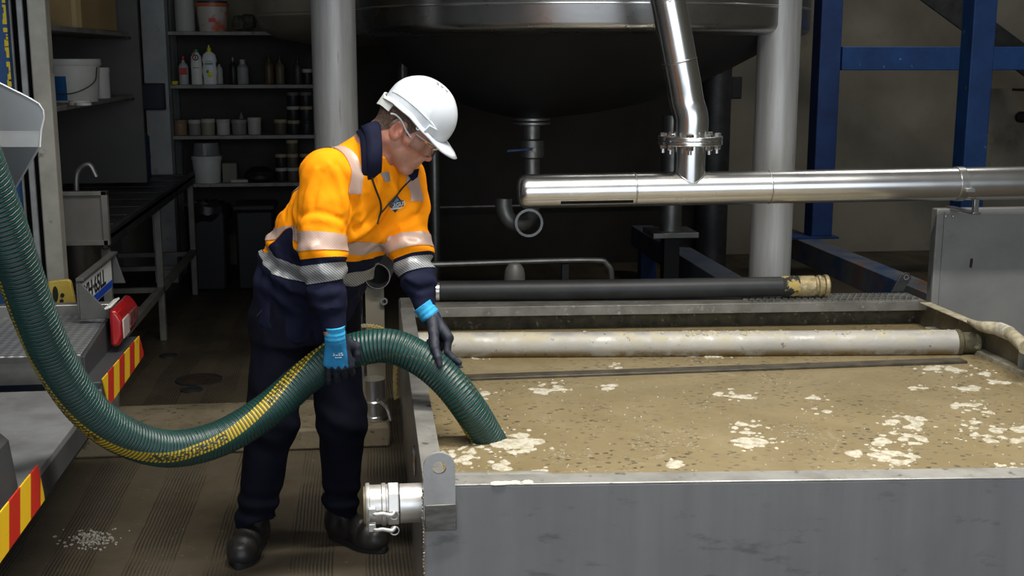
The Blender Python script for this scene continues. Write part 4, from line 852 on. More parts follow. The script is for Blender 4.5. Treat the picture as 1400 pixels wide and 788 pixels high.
obj('deck_skirt', G().bb((TX - .05, 3.32, .50), (TX - .006, 4.18, .576)), HOUS, tr, bevel=.003)
for (y0, y1, tp) in ((2.2, 3.34, .02), (4.16, 4.94, .05)):
    obj('marker_plate', G().prism([(TX, y0, .505), (TX, y1, .505), (TX, y1 - .005, .53), (TX, y1 - tp - .02, .622), (TX, y0, .622)] if y0 < 3 else [(TX, y0 + .07, .515), (TX, y1 - .01, .525), (TX, y1, .54), (TX, y1 - .07, .624), (TX, y0, .634)], (-.004, 0, 0)), STRM, tr)
obj('bumper_back', G().bb((TX - .12, 4.17, .52), (TX - .005, 4.87, .622)), HOUS, tr, bevel=.004)
obj('bumper_back', G().bb((TX - .12, 2.2, .51), (TX - .005, 3.32, .575)), HOUS, tr, bevel=.004)
# rear step with machine-turned tread
y0 = az(145, 523, .6)[1]; zt = ay(145, 486, y0)[2]
obj('step_riser', G().bb((-3.2, y0, .60), (-.985, y0 + .01, zt)), STEELD, tr)
obj('step_tread', G().prism([(-3.2, y0 - .012, zt), (-.985, y0 - .012, zt), (-1.0, y0 + .55, zt + .022), (-3.2, y0 + .55, zt + .022)], (0, 0, .008)), TREAD, tr, bevel=.002)
obj('step_back', G().bb((-3.2, y0 + .55, zt + .02), (-.995, y0 + .60, zt + .075)), STEELD, tr, bevel=.004)
obj('step_end', G().prism([(-.985, y0 - .01, .585), (-.985, y0 + .60, .60), (-.985, y0 + .60, zt + .08), (-.985, y0 + .5, zt + .05), (-.985, y0 - .01, zt)], (.012, 0, 0)), HOUS, tr, bevel=.002)
# near housing on the deck with a black opening
a = az(0, 612, .60); hb = thing('x', (0, 0, 0), None, None) if False else None
hx = az(43, 655, .6)
hs = obj('hose_housing', G().prism([(-3.0, 3.18, .60), (TX - .02, 3.18, .60), (TX - .035, 3.18, .735), (TX - .055, 3.18, .755), (-3.0, 3.18, .755)], (0, -.62, 0)), HOUS, tr, bevel=.006)
# number plate bracket, tail light
A = ay(106, 383, 4.66); B = ay(150, 429, 4.66); yv = np.array([0.0, 1.0, 0]); L_ = ax(153, 353, A[0])[1] - A[1]; ZB = B[2]
ex = np.array([0, 0, -1.0]); nv = np.array([1.0, 0, 0]); A2 = np.array([A[0], A[1], ZB])
bk_ = obj('plate_bracket', G().prism([A, A2, A2 + yv * L_, A + yv * L_], -nv * .008).prism([A, B, B - (0, 0, .02), A2 - (0, 0, .02)], (0, .008, 0)).prism([A + yv * L_, A + yv * L_ + nv * .012, A2 + yv * L_ + nv * .05, A2 + yv * L_], (0, .008, 0)).beam(A + yv * -.005 + nv * .008, A + yv * (L_ + .01) + nv * .008, .012, .03, nv), M('bracket_grey', (.12, .12, .115), .5, .4, c2=(.09, .09, .085), scale=8), tr, bevel=.002)
pl0 = A + ex * .022 + yv * .05 + nv * .002
PW, PH = L_ - .10, .118
npl = obj('number_plate', G().prism([pl0, pl0 + ex * PH, pl0 + ex * PH + yv * PW, pl0 + yv * PW], nv * .003), M('plate_white', (.62, .64, .62), .4), tr)
obj('plate_band', G().prism([pl0 + ex * (PH - .034) + nv * .003, pl0 + ex * (PH - .003) + nv * .003, pl0 + ex * (PH - .003) + yv * PW + nv * .003, pl0 + ex * (PH - .034) + yv * PW + nv * .003], nv * .001), M('plate_blue', (.01, .06, .42), .4), npl)
def text_mesh(txt, size, org, xdir, ydir, depth, bold=0.0, align='LEFT'):
    cu = bpy.data.curves.new('txt', 'FONT'); cu.body = txt; cu.size = size; cu.extrude = depth; cu.align_x = align; cu.offset = bold; cu.resolution_u = 3
    o = bpy.data.objects.new('txt', cu); COL.objects.link(o); dg = bpy.context.evaluated_depsgraph_get(); dg.update()
    me = bpy.data.meshes.new_from_object(o.evaluated_get(dg)); bpy.data.objects.remove(o)
    xd = np.array(xdir, float); yd = np.array(ydir, float); zd = np.cross(xd, yd)
    vs = [np.array(org) + xd * v.co.x + yd * v.co.y + zd * v.co.z for v in me.vertices]; fs = [tuple(p.vertices) for p in me.polygons]
    bpy.data.meshes.remove(me); return vs, fs
obj('plate_lettering', text_mesh('YH\u00b765LL', .088, pl0 + ex * (PH - .04) + yv * .02 + nv * .004, yv * 1.25, -ex * 1.05, .0008, .0016), M('letter_black', (.012, .012, .012), .5), npl, smooth=0)
lt = ax(150, 420, -.965)
TL = obj('tail_light', G().prism([(-.955, 4.58, .648), (-.925, 4.58, .648), (-.905, 4.59, .69), (-.905, 4.59, .745), (-.93, 4.59, .785), (-.955, 4.59, .79)], (0, .31, 0)), M('lens_red', (.30, .008, .010), .15, coat=.5), tr, bevel=.012, seg=3)
obj('clear_lens', G().bb((-.908, 4.585, .678), (-.9025, 4.70, .752)), M('lens_clear', (.5, .42, .4), .1), TL, bevel=.003)
obj('indicator_lens', G().bb((-.908, 4.72, .69), (-.902, 4.86, .75)), M('lens_smoke', (.2, .08, .07), .12, c2=(.05, .03, .03), scale=25), TL, bevel=.003)
obj('lamp_strip', G().box((-.955, 4.66, .80), (.03, .17, .008), R=np.array([[.8, 0, -.3], [0, 1, 0], [.3, 0, .95]])), M('strip_white', (.75, .72, .68), .3), TL, bevel=.002)
# yellow bracket behind the step
YB = ay(88, 405, 5.02)
def yp(px, py): return ay(px, py, 5.02)
g = G(); out = [yp(*p) for p in [(66, 386), (92, 383), (96, 386), (106, 432), (66, 432)]]
g.prism(out, (0, .03, 0)); yb = obj('yellow_bracket', g, M('bracket_yellow', (.5, .37, .07), .5, c2=(.38, .27, .05), scale=9), tr, bevel=.003)
for px, py, r_ in ((85.5, 403.5, .008), (84.5, 411.5, .008)): obj('hole', G().lathe([(r_, 0), (r_, .003)], yp(px, py) - (0, .0035, 0), (0, 1, 0), 12), BLACK, yb)
c_ = yp(76, 402); obj('slot', G().prism([(c_[0] + .011 * math.cos(a), c_[1] - .003, c_[2] + .032 * math.sin(a)) for a in np.linspace(0, 6.283, 16, endpoint=False)], (0, .003, 0)), BLACK, yb)
# folded grey chute guard up at the hose reel
CH = M('chute_grey', (.25, .26, .27), .45, .35, c2=(.21, .22, .23), scale=4); Yq = 3.2
def cp_(px, py, dy=0.0): return ay(px, py, Yq + dy)
up = [cp_(-60, 84), cp_(0, 114), cp_(38, 133), cp_(53, 142), cp_(59, 151), cp_(60, 161), cp_(56, 179), cp_(-60, 179)]
lo_ = [cp_(-60, 179), cp_(56, 179), cp_(54.5, 196), cp_(50, 206, .03), cp_(18, 262, .10), cp_(-60, 262, .1)]
chute = obj('hose_guard', G().prism(up, (0, .004, 0)).prism([cp_(-60, 179), cp_(56, 179), cp_(54.5, 201, -.012), cp_(-60, 201, -.012)], (0, .004, 0)).prism([cp_(-60, 201, -.012), cp_(54.5, 201, -.012), cp_(50, 208, .0), cp_(18, 262, .04), cp_(-60, 262, .04)], (0, .004, 0)), CH, tr)
obj('guard_edge', G().tube([cp_(-60, 84), cp_(0, 114), cp_(38, 133), cp_(53, 142), cp_(59, 151), cp_(60, 161), cp_(56, 179), cp_(54.5, 201, -.012), cp_(50, 208), cp_(18, 262, .04)], .0028, 6), M('edge_pale', (.5, .51, .52), .4, .3), chute)
obj('guard_arm', G().bb((-1.6, 3.21, .7), (-1.0, 3.25, 1.75)), HOUS, tr)
for yy in (2.5, 4.4):
    wh = obj('wheel', G().lathe([(.05, 0), (.3, 0), (.45, .03), (.48, .1), (.48, .2), (.45, .27), (.3, .3), (.05, .3)], (-2.9, yy - .15, .48), (0, 1, 0), 36), BLACK, tr)

# ================================================================ green suction hose
HR = .057
hw = [ay(-110, 60, 2.86), ay(-50, 170, 2.95), ay(-8, 275, 3.04), ay(22, 360, 3.12), ay(47, 430, 3.2), ay(78, 500, 3.3), ay(120, 560, 3.4), ay(170, 597, 3.5), ay(231, 614, 3.6), ay(300, 600, 3.7), ay(365, 562, 3.78), ay(420, 515, 3.84), ay(468, 484, 3.86), ay(528, 473, 3.84), ay(572, 489, 3.81), ay(608, 517, 3.79), ay(640, 556, 3.775)]
tip = az(667, 600, LIQ); hw += [tip, tip + (tip - hw[-1]) * .6]
hpath, hlen = resample(spline(hw, 20), .0018)
seg = 40; n = len(hpath); vs = []; ang = []; ln_ = []
T = np.gradient(hpath, axis=0); T /= np.linalg.norm(T, axis=1)[:, None]
u = unit(np.cross((0, 1, 0), T[0])); PIT_ = .0128; helix = []
for i in range(n):
    u = unit(u - T[i] * (u @ T[i])); w = np.cross(T[i], u)
    for k in range(seg):
        a = 2 * math.pi * k / seg; ph = 2 * math.pi * (hlen[i] / PIT_) - a
        r = HR - .0024 * (0.5 + .5 * math.cos(ph))
        vs.append(hpath[i] + r * (math.cos(a) * u + math.sin(a) * w)); ang.append(a); ln_.append(hlen[i])
    a = 2 * math.pi * hlen[i] / PIT_
    helix.append((i, u, w))
fs = [(i * seg + k, i * seg + (k + 1) % seg, (i + 1) * seg + (k + 1) % seg, (i + 1) * seg + k) for i in range(n - 1) for k in range(seg)]
# yellow printed stripe drifts slowly round the hose: underside at the truck, facing the front in the sag, underneath at the tip
def angle_of(i, dirv):
    _, u_, w_ = helix[i]; return math.atan2(np.dot(dirv, w_), np.dot(dirv, u_))
marks = []
for f, dv in ((.0, (-.6, -.3, -1)), (.30, (-.8, -.2, -.6)), (.38, (-.5, -.55, -.75)), (.46, (0, -.8, -.6)), (.54, (.1, -1, .1)), (.62, (0, -.9, .45)), (.70, (0, -.3, 1)), (.8, (0, .9, .4)), (.88, (-.2, .6, -.9)), (.94, (-.8, -.25, -.7)), (1, (-.8, -.3, -.6))):
    i = min(n - 1, int(f * n)); marks.append((f, angle_of(i, unit(dv))))
mf = [m[0] for m in marks]; ma = np.unwrap([m[1] for m in marks]); smid = np.interp(np.linspace(0, 1, n), mf, ma)
hz_ = thing('suction_hose', hpath[n // 2] - (0, 0, HR), 'ribbed dark green suction hose with yellow printed stripe dipping into the slurry', 'hose')
t = NT('hose_green'); att = t.n.new('ShaderNodeAttribute'); att.attribute_name = 'stripe'; al = t.n.new('ShaderNodeAttribute'); al.attribute_name = 'along'
groove_shade = t.n.new('ShaderNodeAttribute'); groove_shade.attribute_name = 'ridge'
c = t.mix(t.rng(t.noise(t.tc.outputs['Object'], 9), .35, .65), (.0025, .040, .034), (.0035, .060, .048))
sd = att.outputs['Fac']; lp = t.comb(t.math('MULTIPLY', al.outputs['Fac'], 70.0), t.math('MULTIPLY', sd, 3.2), 0.0)
let = t.rng(t.noise(lp, 1.0, 1.0, .5), .48, .52)
blk = t.rng(t.math('PINGPONG', t.math('MULTIPLY', al.outputs['Fac'], 1.0), .22), .085, .09)
inner = t.rng(t.math('ABSOLUTE', sd), .6, .66, 1, 0)
lett = t.math('MULTIPLY', t.math('MULTIPLY', let, inner), blk)
st_ = t.rng(t.math('ABSOLUTE', sd), .97, 1.0, 1, 0)
c = t.mix(st_, c, t.mix(lett, (.50, .36, .012), (.03, .03, .015)))
c = t.mix(t.math('MULTIPLY', groove_shade.outputs['Fac'], .85), c, (.003, .014, .012))  # shade between the ribs painted into the groove colour
HGR = t.out(c, .42)
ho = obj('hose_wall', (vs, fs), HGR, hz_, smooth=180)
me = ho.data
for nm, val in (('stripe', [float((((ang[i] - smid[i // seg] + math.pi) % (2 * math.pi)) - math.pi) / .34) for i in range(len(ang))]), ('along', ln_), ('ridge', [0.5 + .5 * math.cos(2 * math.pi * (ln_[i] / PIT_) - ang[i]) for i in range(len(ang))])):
    at_ = me.attributes.new(nm, 'FLOAT', 'POINT'); at_.data.foreach_set('value', np.array(val, np.float32))
# helical wire lying in the grooves
STEP = 16; hv = []; turns = hlen[-1] / PIT_; m_ = int(turns * STEP); wp = []
U = np.array([h[1] for h in helix]); Wv = np.array([h[2] for h in helix])
for j in range(m_):
    s = j / STEP * PIT_; i = min(n - 1, int(s / hlen[-1] * (n - 1))); a = 2 * math.pi * s / PIT_
    wp.append(hpath[i] + (HR - .0006) * (math.cos(a) * U[i] + math.sin(a) * Wv[i]))
wp = np.array(wp); wt = np.gradient(wp, axis=0); wt /= np.linalg.norm(wt, axis=1)[:, None]
rad = []
for j in range(m_):
    s = j / STEP * PIT_; i = min(n - 1, int(s / hlen[-1] * (n - 1))); rad.append((wp[j] - hpath[i]) / HR)
rad = np.array(rad); b2 = np.cross(wt, rad); wr = .0011
vs = np.concatenate([wp + rad * wr, wp + b2 * wr, wp - rad * wr, wp - b2 * wr], 1).reshape(-1, 3)
fs = [(j * 4 + k, j * 4 + (k + 1) % 4, (j + 1) * 4 + (k + 1) % 4, (j + 1) * 4 + k) for j in range(m_ - 1) for k in range(4)]
obj('helix_wire', (vs, fs), M('wire_galv', (.15, .16, .16), .4, .8), hz_, smooth=180)
# ================================================================ the worker: signed-distance modelling, meshed by surface nets
def seg_t(p, a, b):
    a = np.asarray(a, np.float32); b = np.asarray(b, np.float32); ab = b - a
    return np.clip(((p - a) @ ab) / (ab @ ab), 0, 1)
def cap_(p, a, b, ra, rb=None):
    rb = ra if rb is None else rb; t = seg_t(p, a, b); a = np.asarray(a, np.float32); b = np.asarray(b, np.float32)
    return np.linalg.norm(p - (a + t[:, None] * (b - a)), axis=1) - (ra + (rb - ra) * t)
def ell(p, c, rad, R=None):
    q = p - np.asarray(c, np.float32)
    if R is not None: q = q @ np.asarray(R, np.float32)
    rad = np.asarray(rad, np.float32); k0 = np.linalg.norm(q / rad, axis=1); k1 = np.linalg.norm(q / rad ** 2, axis=1)
    return k0 * (k0 - 1) / (k1 + 1e-9)
def smin(a, b, k):
    h = np.clip(.5 + .5 * (b - a) / k, 0, 1); return b + (a - b) * h - k * h * (1 - h)
def smax(a, b, k): return -smin(-a, -b, k)
def chain(p, pts, rs, k=.02):
    d = None
    for i in range(len(pts) - 1):
        e = cap_(p, pts[i], pts[i + 1], rs[i], rs[i + 1]); d = e if d is None else smin(d, e, k)
    return d
_rk = np.random.RandomState(11)
_K = _rk.normal(size=(3, 12)).astype(np.float32); _K /= np.linalg.norm(_K, axis=0); _PH = _rk.uniform(0, 6.28, 12).astype(np.float32); _FQ = _rk.uniform(.6, 1.7, 12).astype(np.float32)
def wrink(p, s):   # soft ridged folds, roughly -1..1
    q = p + .012 * np.sin(p[:, [1, 2, 0]] * 23.0)
    return np.sum(1 - 2 * np.abs(np.sin(q @ (_K * (_FQ * s)) + _PH)), axis=1) / 5.0
def loft(p, C, lat, W, D, tang=None, sq=2.0):
    """elliptical loft about a polyline; returns distance, height coordinate, lateral and depth coordinates"""
    C = np.asarray(C, np.float32); n = len(C); lat = np.asarray(lat, np.float32)
    best = None
    L = np.r_[0, np.cumsum(np.linalg.norm(np.diff(C, axis=0), axis=1))].astype(np.float32)
    axis = unit(C[-1] - C[0]).astype(np.float32)
    h = (p - C[0]) @ axis; hk = (C - C[0]) @ axis
    cx = np.stack([np.interp(h, hk, C[:, k]) for k in range(3)], 1).astype(np.float32)
    dep = unit(np.cross(lat, axis)).astype(np.float32)
    q = p - cx; s = q @ lat; d = q @ dep
    w = np.interp(h, hk, W).astype(np.float32); dd = np.interp(h, hk, D).astype(np.float32)
    r = (np.abs(s / w) ** sq + np.abs(d / dd) ** sq) ** (1 / sq)
    dist = (r - 1) * np.minimum(w, dd)
    e = np.maximum(hk[0] - h, h - hk[-1]); dist = np.where(e > 0, np.hypot(np.maximum(dist, 0), e), dist)
    return dist, h, s, d
def surf_nets(fn, lo, hi, h, margin=1.6):
    lo = np.array(lo, np.float32); hi = np.array(hi, np.float32); B = 12
    nb = np.ceil((hi - lo) / (h * B)).astype(int); N = nb * B + 1
    V = np.ones(N, np.float32)
    bi = np.stack(np.meshgrid(*[np.arange(k) for k in nb], indexing='ij'), -1).reshape(-1, 3)
    cen = lo + (bi + .5) * B * h; dc = fn(cen.astype(np.float32)); lim = h * B * .87 * margin + .01
    for b in bi[dc <= -lim]: V[b[0]*B:(b[0]+1)*B+1, b[1]*B:(b[1]+1)*B+1, b[2]*B:(b[2]+1)*B+1] = -1
    act = bi[np.abs(dc) < lim]; loc = np.stack(np.meshgrid(*[np.arange(B + 1)] * 3, indexing='ij'), -1).reshape(-1, 3)
    CH = 120
    for i in range(0, len(act), CH):
        idx = (act[i:i + CH, None, :] * B + loc[None]).reshape(-1, 3)
        V[idx[:, 0], idx[:, 1], idx[:, 2]] = fn((lo + idx * h).astype(np.float32))
    S = V < 0; n0, n1, n2 = np.array(V.shape) - 1
    corners = [(i, j, k) for i in (0, 1) for j in (0, 1) for k in (0, 1)]
    cnt = sum(S[i:i + n0, j:j + n1, k:k + n2].astype(np.int8) for i, j, k in corners)
    cells = np.argwhere((cnt > 0) & (cnt < 8)); vid = -np.ones((n0, n1, n2), np.int64); vid[tuple(cells.T)] = np.arange(len(cells))
    acc = np.zeros((len(cells), 3)); num = np.zeros(len(cells))
    for a in corners:
        for ax_ in range(3):
            if a[ax_]: continue
            b = list(a); b[ax_] = 1
            va = V[cells[:, 0] + a[0], cells[:, 1] + a[1], cells[:, 2] + a[2]]; vb = V[cells[:, 0] + b[0], cells[:, 1] + b[1], cells[:, 2] + b[2]]
            m = (va < 0) != (vb < 0); t = np.where(m, va / np.where(m, va - vb, 1), 0); pt = np.array(a, float)[None].repeat(len(cells), 0); pt[:, ax_] = t
            acc[m] += pt[m]; num[m] += 1
    verts = lo + h * (cells + acc / num[:, None])
    faces = []
    for ax_ in range(3):
        o1, o2 = [(1, 2), (2, 0), (0, 1)][ax_]; sh = [n0 + 1, n1 + 1, n2 + 1]; sh[ax_] -= 1
        A = S[:sh[0], :sh[1], :sh[2]]; sl = [slice(None)] * 3; sl[ax_] = slice(1, None); Bv = S[tuple(sl)]
        e = np.argwhere(A != Bv); e = e[(e[:, o1] > 0) & (e[:, o2] > 0) & (e[:, o1] < [n0, n1, n2][o1]) & (e[:, o2] < [n0, n1, n2][o2])]
        if not len(e): continue
        fl = A[tuple(e.T)]; q = []
        for d1, d2 in ((-1, -1), (0, -1), (0, 0), (-1, 0)):
            c = e.copy(); c[:, o1] += d1; c[:, o2] += d2; q.append(vid[tuple(c.T)])
        q = np.stack(q, 1); q[~fl] = q[~fl][:, ::-1]; faces.append(q)
    return verts, np.concatenate(faces)
def vnorm(v, t):
    n = np.zeros_like(v); fn_ = np.cross(v[t[:, 1]] - v[t[:, 0]], v[t[:, 2]] - v[t[:, 0]])
    for k in range(3): np.add.at(n, t[:, k], fn_)
    return n / (np.linalg.norm(n, axis=1)[:, None] + 1e-12)
def clips(v, t, fns):
    for f in fns: v, t = clip(v, t, f(v.astype(np.float32)))
    return v, t
def marchhit(px, py, fn, d0=3.2, d1=5.0):
    r = unit(ray(px, py)); s = np.arange(d0, d1, .004); p = (_C + s[:, None] * r).astype(np.float32); d = fn(p); k = np.argmax(d < 0)
    return (_C + r * s[k], r) if d[k] < 0 else (None, r)
def gradn(p, fn, e=.01):
    p = np.asarray(p, np.float32); q = np.stack([p + e * np.eye(3, dtype=np.float32)[k] * s for k in range(3) for s in (1, -1)]).astype(np.float32); d = fn(q)
    return unit([d[0] - d[1], d[2] - d[3], d[4] - d[5]])

# ---------------- joints (metres)
FC = np.array([.68, -.73, 0]); LT = np.array([.73, .68, 0])           # facing and his left, horizontal
HEM = np.array([-.205, 4.16, .83]); WST = np.array([-.18, 4.14, .98]); CHS = np.array([-.06, 4.04, 1.21]); SHC = np.array([.0, 3.99, 1.345]); NKB = np.array([.045, 3.955, 1.43])
rS = ay(447, 240, 3.87); rE = ay(440, 352, 3.80); rW = ay(457, 452, 3.766)
lS = ay(551, 246, 4.08); lE = ay(561, 340, 3.99); lW = ay(582, 424, 3.90)
rH = np.array([-.275, 4.11, .84]); rK = np.array([-.325, 4.05, .50]); rA = np.array([-.405, 4.11, .10])
lH = np.array([-.13, 4.19, .84]); lK = np.array([-.088, 4.10, .475]); lA = np.array([-.105, 4.16, .10])
# ---------------- head frame: x forward, y left, z up; origin midway between the ears
hy = math.radians(-17); hp_ = math.radians(37)
hf0 = np.array([math.cos(hy), math.sin(hy), 0]); HL = np.array([-math.sin(hy), math.cos(hy), 0]); HF = hf0 * math.cos(hp_) - np.array([0, 0, 1]) * math.sin(hp_); HU = np.cross(HF, HL)
HR_ = np.stack([HF, HL, HU], 1); HC = ay(545, 179, 3.87) + HL * .076
def hd(p): return (p - HC.astype(np.float32)) @ HR_.astype(np.float32)
def hw_(x, y, z): return HC + HR_ @ np.array([x, y, z])
def head_local(q):
    d = ell(q, (-.012, 0, .046), (.099, .077, .093))
    d = smin(d, ell(q, (.040, 0, -.030), (.056, .060, .085)), .03)
    d = smin(d, ell(q, (.066, 0, .035), (.036, .062, .05)), .025)
    ya = np.abs(q[:, 1]); m = np.stack([q[:, 0], ya, q[:, 2]], 1)
    d = smin(d, cap_(m, (-.004, .058, -.042), (.072, .018, -.098), .017, .015), .025)
    d = smin(d, cap_(m, (.080, 0, -.098), (.082, .01, -.1), .0185), .018)
    d = smin(d, cap_(m, (.088, 0, .024), (.082, .040, .026), .012, .011), .014)         # brow
    d = smin(d, cap_(m, (.074, .046, -.010), (.040, .062, -.008), .013, .012), .02)      # cheekbone
    d = smax(d, -ell(q * np.array([1, 0, 1], np.float32) + np.stack([q[:, 0] * 0, ya, q[:, 0] * 0], 1), (.108, .033, .006), (.019, .018, .014)), .010)
    d = smin(d, np.linalg.norm(m - np.array((.080, .032, .006), np.float32), axis=1) - .0125, .004)
    d = smin(d, cap_(q, (.094, 0, .012), (.116, 0, -.026), .008, .0125), .010)           # nose
    d = smin(d, cap_(m, (.104, .0, -.033), (.100, .014, -.034), .010, .0085), .007)
    d = smin(d, ell(m, (.090, 0, -.058), (.018, .030, .026)), .014)                       # muzzle
    d = smin(d, cap_(m, (.1035, 0, -.0575), (.094, .022, -.062), .0055, .003), .005)
    d = smin(d, cap_(m, (.1015, 0, -.071), (.092, .020, -.067), .0065, .003), .005)
    d = smax(d, -cap_(m, (.112, 0, -.0645), (.098, .026, -.066), .0035, .0025), .004)
    d = smax(d, -cap_(m, (.094, .020, -.036), (.086, .036, -.066), .0022, .0018), .006)   # crease from nose to mouth
    er = m - np.array((-.004, .080, .0), np.float32)                                      # ear
    ca, sa = math.cos(.25), math.sin(.25); er = np.stack([er[:, 0] * ca + er[:, 2] * sa, er[:, 1] - er[:, 0] * -.35, -er[:, 0] * sa + er[:, 2] * ca], 1)
    e = ell(er, (-.002, .002, 0), (.0225, .0105, .036)); e = smax(e, -ell(er, (.003, .014, .004), (.0135, .0125, .024)), .003); e = smin(e, ell(er, (.013, .005, -.004), (.006, .006, .009)), .004)
    d = smin(d, e, .006)
    return d
NK0 = hw_(-.032, 0, -.02); 
def body(p):
    d = head_local(hd(p))
    d = smin(d, cap_(p, NK0, NKB + (-.015, .01, .0), .058, .066), .025)
    t, h, s, dd = loft(p, [HEM + (0, 0, .05), WST, CHS, SHC, NKB], LT, [.15, .15, .165, .15, .06], [.105, .11, .12, .09, .055]); d = smin(d, t, .03)
    d = smin(d, chain(p, [SHC, rS, rE, rW, rW + (rW - rE) * .13], [.06, .055, .042, .030, .026], .02), .03)
    d = smin(d, chain(p, [SHC, lS, lE, lW, lW + (lW - lE) * .08], [.06, .055, .042, .029, .024], .02), .03)
    d = smin(d, chain(p, [HEM + (0, 0, .05), rH, rK, rA + (.0, .02, .05)], [.10, .085, .055, .03]), .03); d = smin(d, chain(p, [HEM + (0, 0, .05), lH, lK, lA + (.0, .02, .05)], [.10, .085, .055, .03]), .03)
    return d
def arm_t(p, S_, E_, W_):
    la = np.linalg.norm(E_ - S_); lb = np.linalg.norm(W_ - E_); t1 = seg_t(p, S_, E_); t2 = seg_t(p, E_, W_)
    d1 = np.linalg.norm(p - (S_ + t1[:, None] * (E_ - S_)), axis=1); d2 = np.linalg.norm(p - (E_ + t2[:, None] * (W_ - E_)), axis=1)
    un1 = ((p - S_) @ (E_ - S_)) / la; un2 = ((p - E_) @ (W_ - E_)) / lb + la
    w = np.clip((un1 - la + .06) / .12, 0, 1); return un1 * (1 - w) + un2 * w
TOR = ([HEM, WST, CHS, SHC, NKB + (.005, -.002, .012)], LT, [.205, .205, .205, .185, .075], [.150, .158, .158, .125, .075])
def torso(p): return loft(p, *TOR, sq=2.2)
def sleeve(p, S_, E_, W_, rs): 
    d = chain(p, [S_, E_, W_], rs, .03); t = arm_t(p, S_, E_, W_); tot = np.linalg.norm(E_ - S_) + np.linalg.norm(W_ - E_)
    cuff = np.clip((t - tot + .075) / .02, 0, 1)
    d = d + cuff * .006 - .006 * np.exp(-((t - tot + .10) / .03) ** 2)
    el = np.exp(-((t - np.linalg.norm(E_ - S_) - .05) / .09) ** 2)
    ang = p @ np.array([31., 17., 0], np.float32)
    d = d - .0045 * el * np.sin(t * 105 + 1.3 * np.sin(ang)) * (1 - cuff)
    return np.maximum(d, t - tot), t
RSR = [.088, .074, .044]; LSR = [.080, .066, .040]
def _tot(S_, E_, W_): return np.linalg.norm(E_ - S_) + np.linalg.norm(W_ - E_)
def jacket0(p):
    T_, h, s, dd = torso(p)
    T_ = np.maximum(T_, -h + .0)
    T_ = T_ - .006 * np.exp(-((h - .05) / .05) ** 2) * np.sin(s * 60 + dd * 30) - .008 * np.exp(-((h - .20) / .07) ** 2) * np.sin(h * 85 + s * 9)
    r, _ = sleeve(p, rS, rE, rW, RSR); l, _ = sleeve(p, lS, lE, lW, LSR)
    d = smin(smin(T_, r, .05), l, .045)
    cuffs = np.minimum(np.clip((_tot(rS, rE, rW) - arm_t(p, rS, rE, rW) - .03) / .08, 0, 1), 1)
    d = d - (.0060 * (wrink(p, 34.0) + .5) + .0080 * (wrink(p[:, [2, 0, 1]], 15.0) + .5)) * (.25 + .75 * cuffs) * np.clip((1.5 - p[:, 2]) * 4, 0, 1)
    return smax(d, -cap_(p, NKB + (-.02, .015, -.02), hw_(-.012, 0, -.06), .066, .07), .012)
# pressed folds in the cloth: ridges (+) and valleys (-) running along lines on its surface
FOLDS = []
for amp, rad, pts in ((.0075, .011, ((452, 226), (464, 248), (471, 275), (472, 300))), (-.0075, .010, ((460, 224), (474, 250), (480, 280), (478, 300))), (.008, .010, ((412, 306), (428, 300), (446, 302), (466, 312))), (-.007, .009, ((410, 296), (428, 290), (446, 292), (466, 300))),
                      (.007, .011, ((486, 326), (504, 314), (520, 298), (528, 284))), (-.0065, .010, ((484, 314), (502, 302), (514, 286))), (.007, .009, ((500, 342), (518, 330), (534, 312))), (.0065, .009, ((575, 272), (562, 286), (548, 298))), (-.006, .008, ((578, 284), (566, 296), (552, 306))), (.007, .009, ((580, 300), (566, 308), (548, 312))),
                      (.006, .009, ((432, 232), (422, 258), (416, 284))), (-.006, .009, ((440, 236), (432, 262), (428, 286))), (.006, .009, ((376, 318), (384, 300), (394, 282))), (.007, .009, ((420, 398), (440, 404), (462, 398))), (-.006, .008, ((420, 408), (440, 414), (462, 408))), (.007, .009, ((424, 420), (444, 424), (464, 420))), (.006, .008, ((556, 380), (572, 388), (590, 382))), (-.005, .007, ((557, 388), (573, 396), (590, 391))), (.006, .008, ((560, 398), (576, 404), (592, 400)))):
    pp = [marchhit(x, y, jacket0)[0] for x, y in pts]; pp = [q for q in pp if q is not None]
    if len(pp) > 1: FOLDS.append((amp, rad, [np.array(q) for q in spline(pp, 3)]))
def jacket(p):
    d = jacket0(p); near = np.abs(d) < .06
    if near.any():
        q = p[near]; e = np.zeros(len(q), np.float32)
        for amp, rad, pts in FOLDS:
            m = None; n_ = len(pts) - 1
            for i in range(n_):
                c = cap_(q, pts[i], pts[i + 1], 0.0); m = c if m is None else np.minimum(m, c)
            e += amp * np.exp(-(m / rad) ** 2)
        d[near] = d[near] - e
    return d
def trousers(p):
    t, h, s, d = loft(p, [HEM + (.0, 0, -.05), HEM + (0, 0, .03), WST], LT, [.195, .20, .19], [.14, .145, .14], sq=2.2)
    def leg(H_, K_, A_, rs):
        d = chain(p, [H_, K_, A_], rs, .04); z = p[:, 2]
        return d - .003 * np.exp(-((z - K_[2]) / .09) ** 2) * np.sin(z * 75 + 40 * p[:, 0]) - .0065 * np.exp(-((z - .17) / .06) ** 2) * np.sin(z * 90 + 12 * p[:, 0] + 1) 
    r = leg(rH, rK, rA, [.112, .087, .068]); l = leg(lH, lK, lA, [.112, .083, .063])
    e = smin(smin(t, r, .04), l, .04) if False else smin(t, np.minimum(r, l), .05)
    e = e - .0050 * wrink(p, 24.0)
    return np.maximum(e, .118 + .02 * np.sin(p[:, 0] * 30) - p[:, 2])

per = thing('person', (-.2, 4.12, 0), 'worker in orange and navy high-visibility top and white hard hat holding the green hose', 'person')
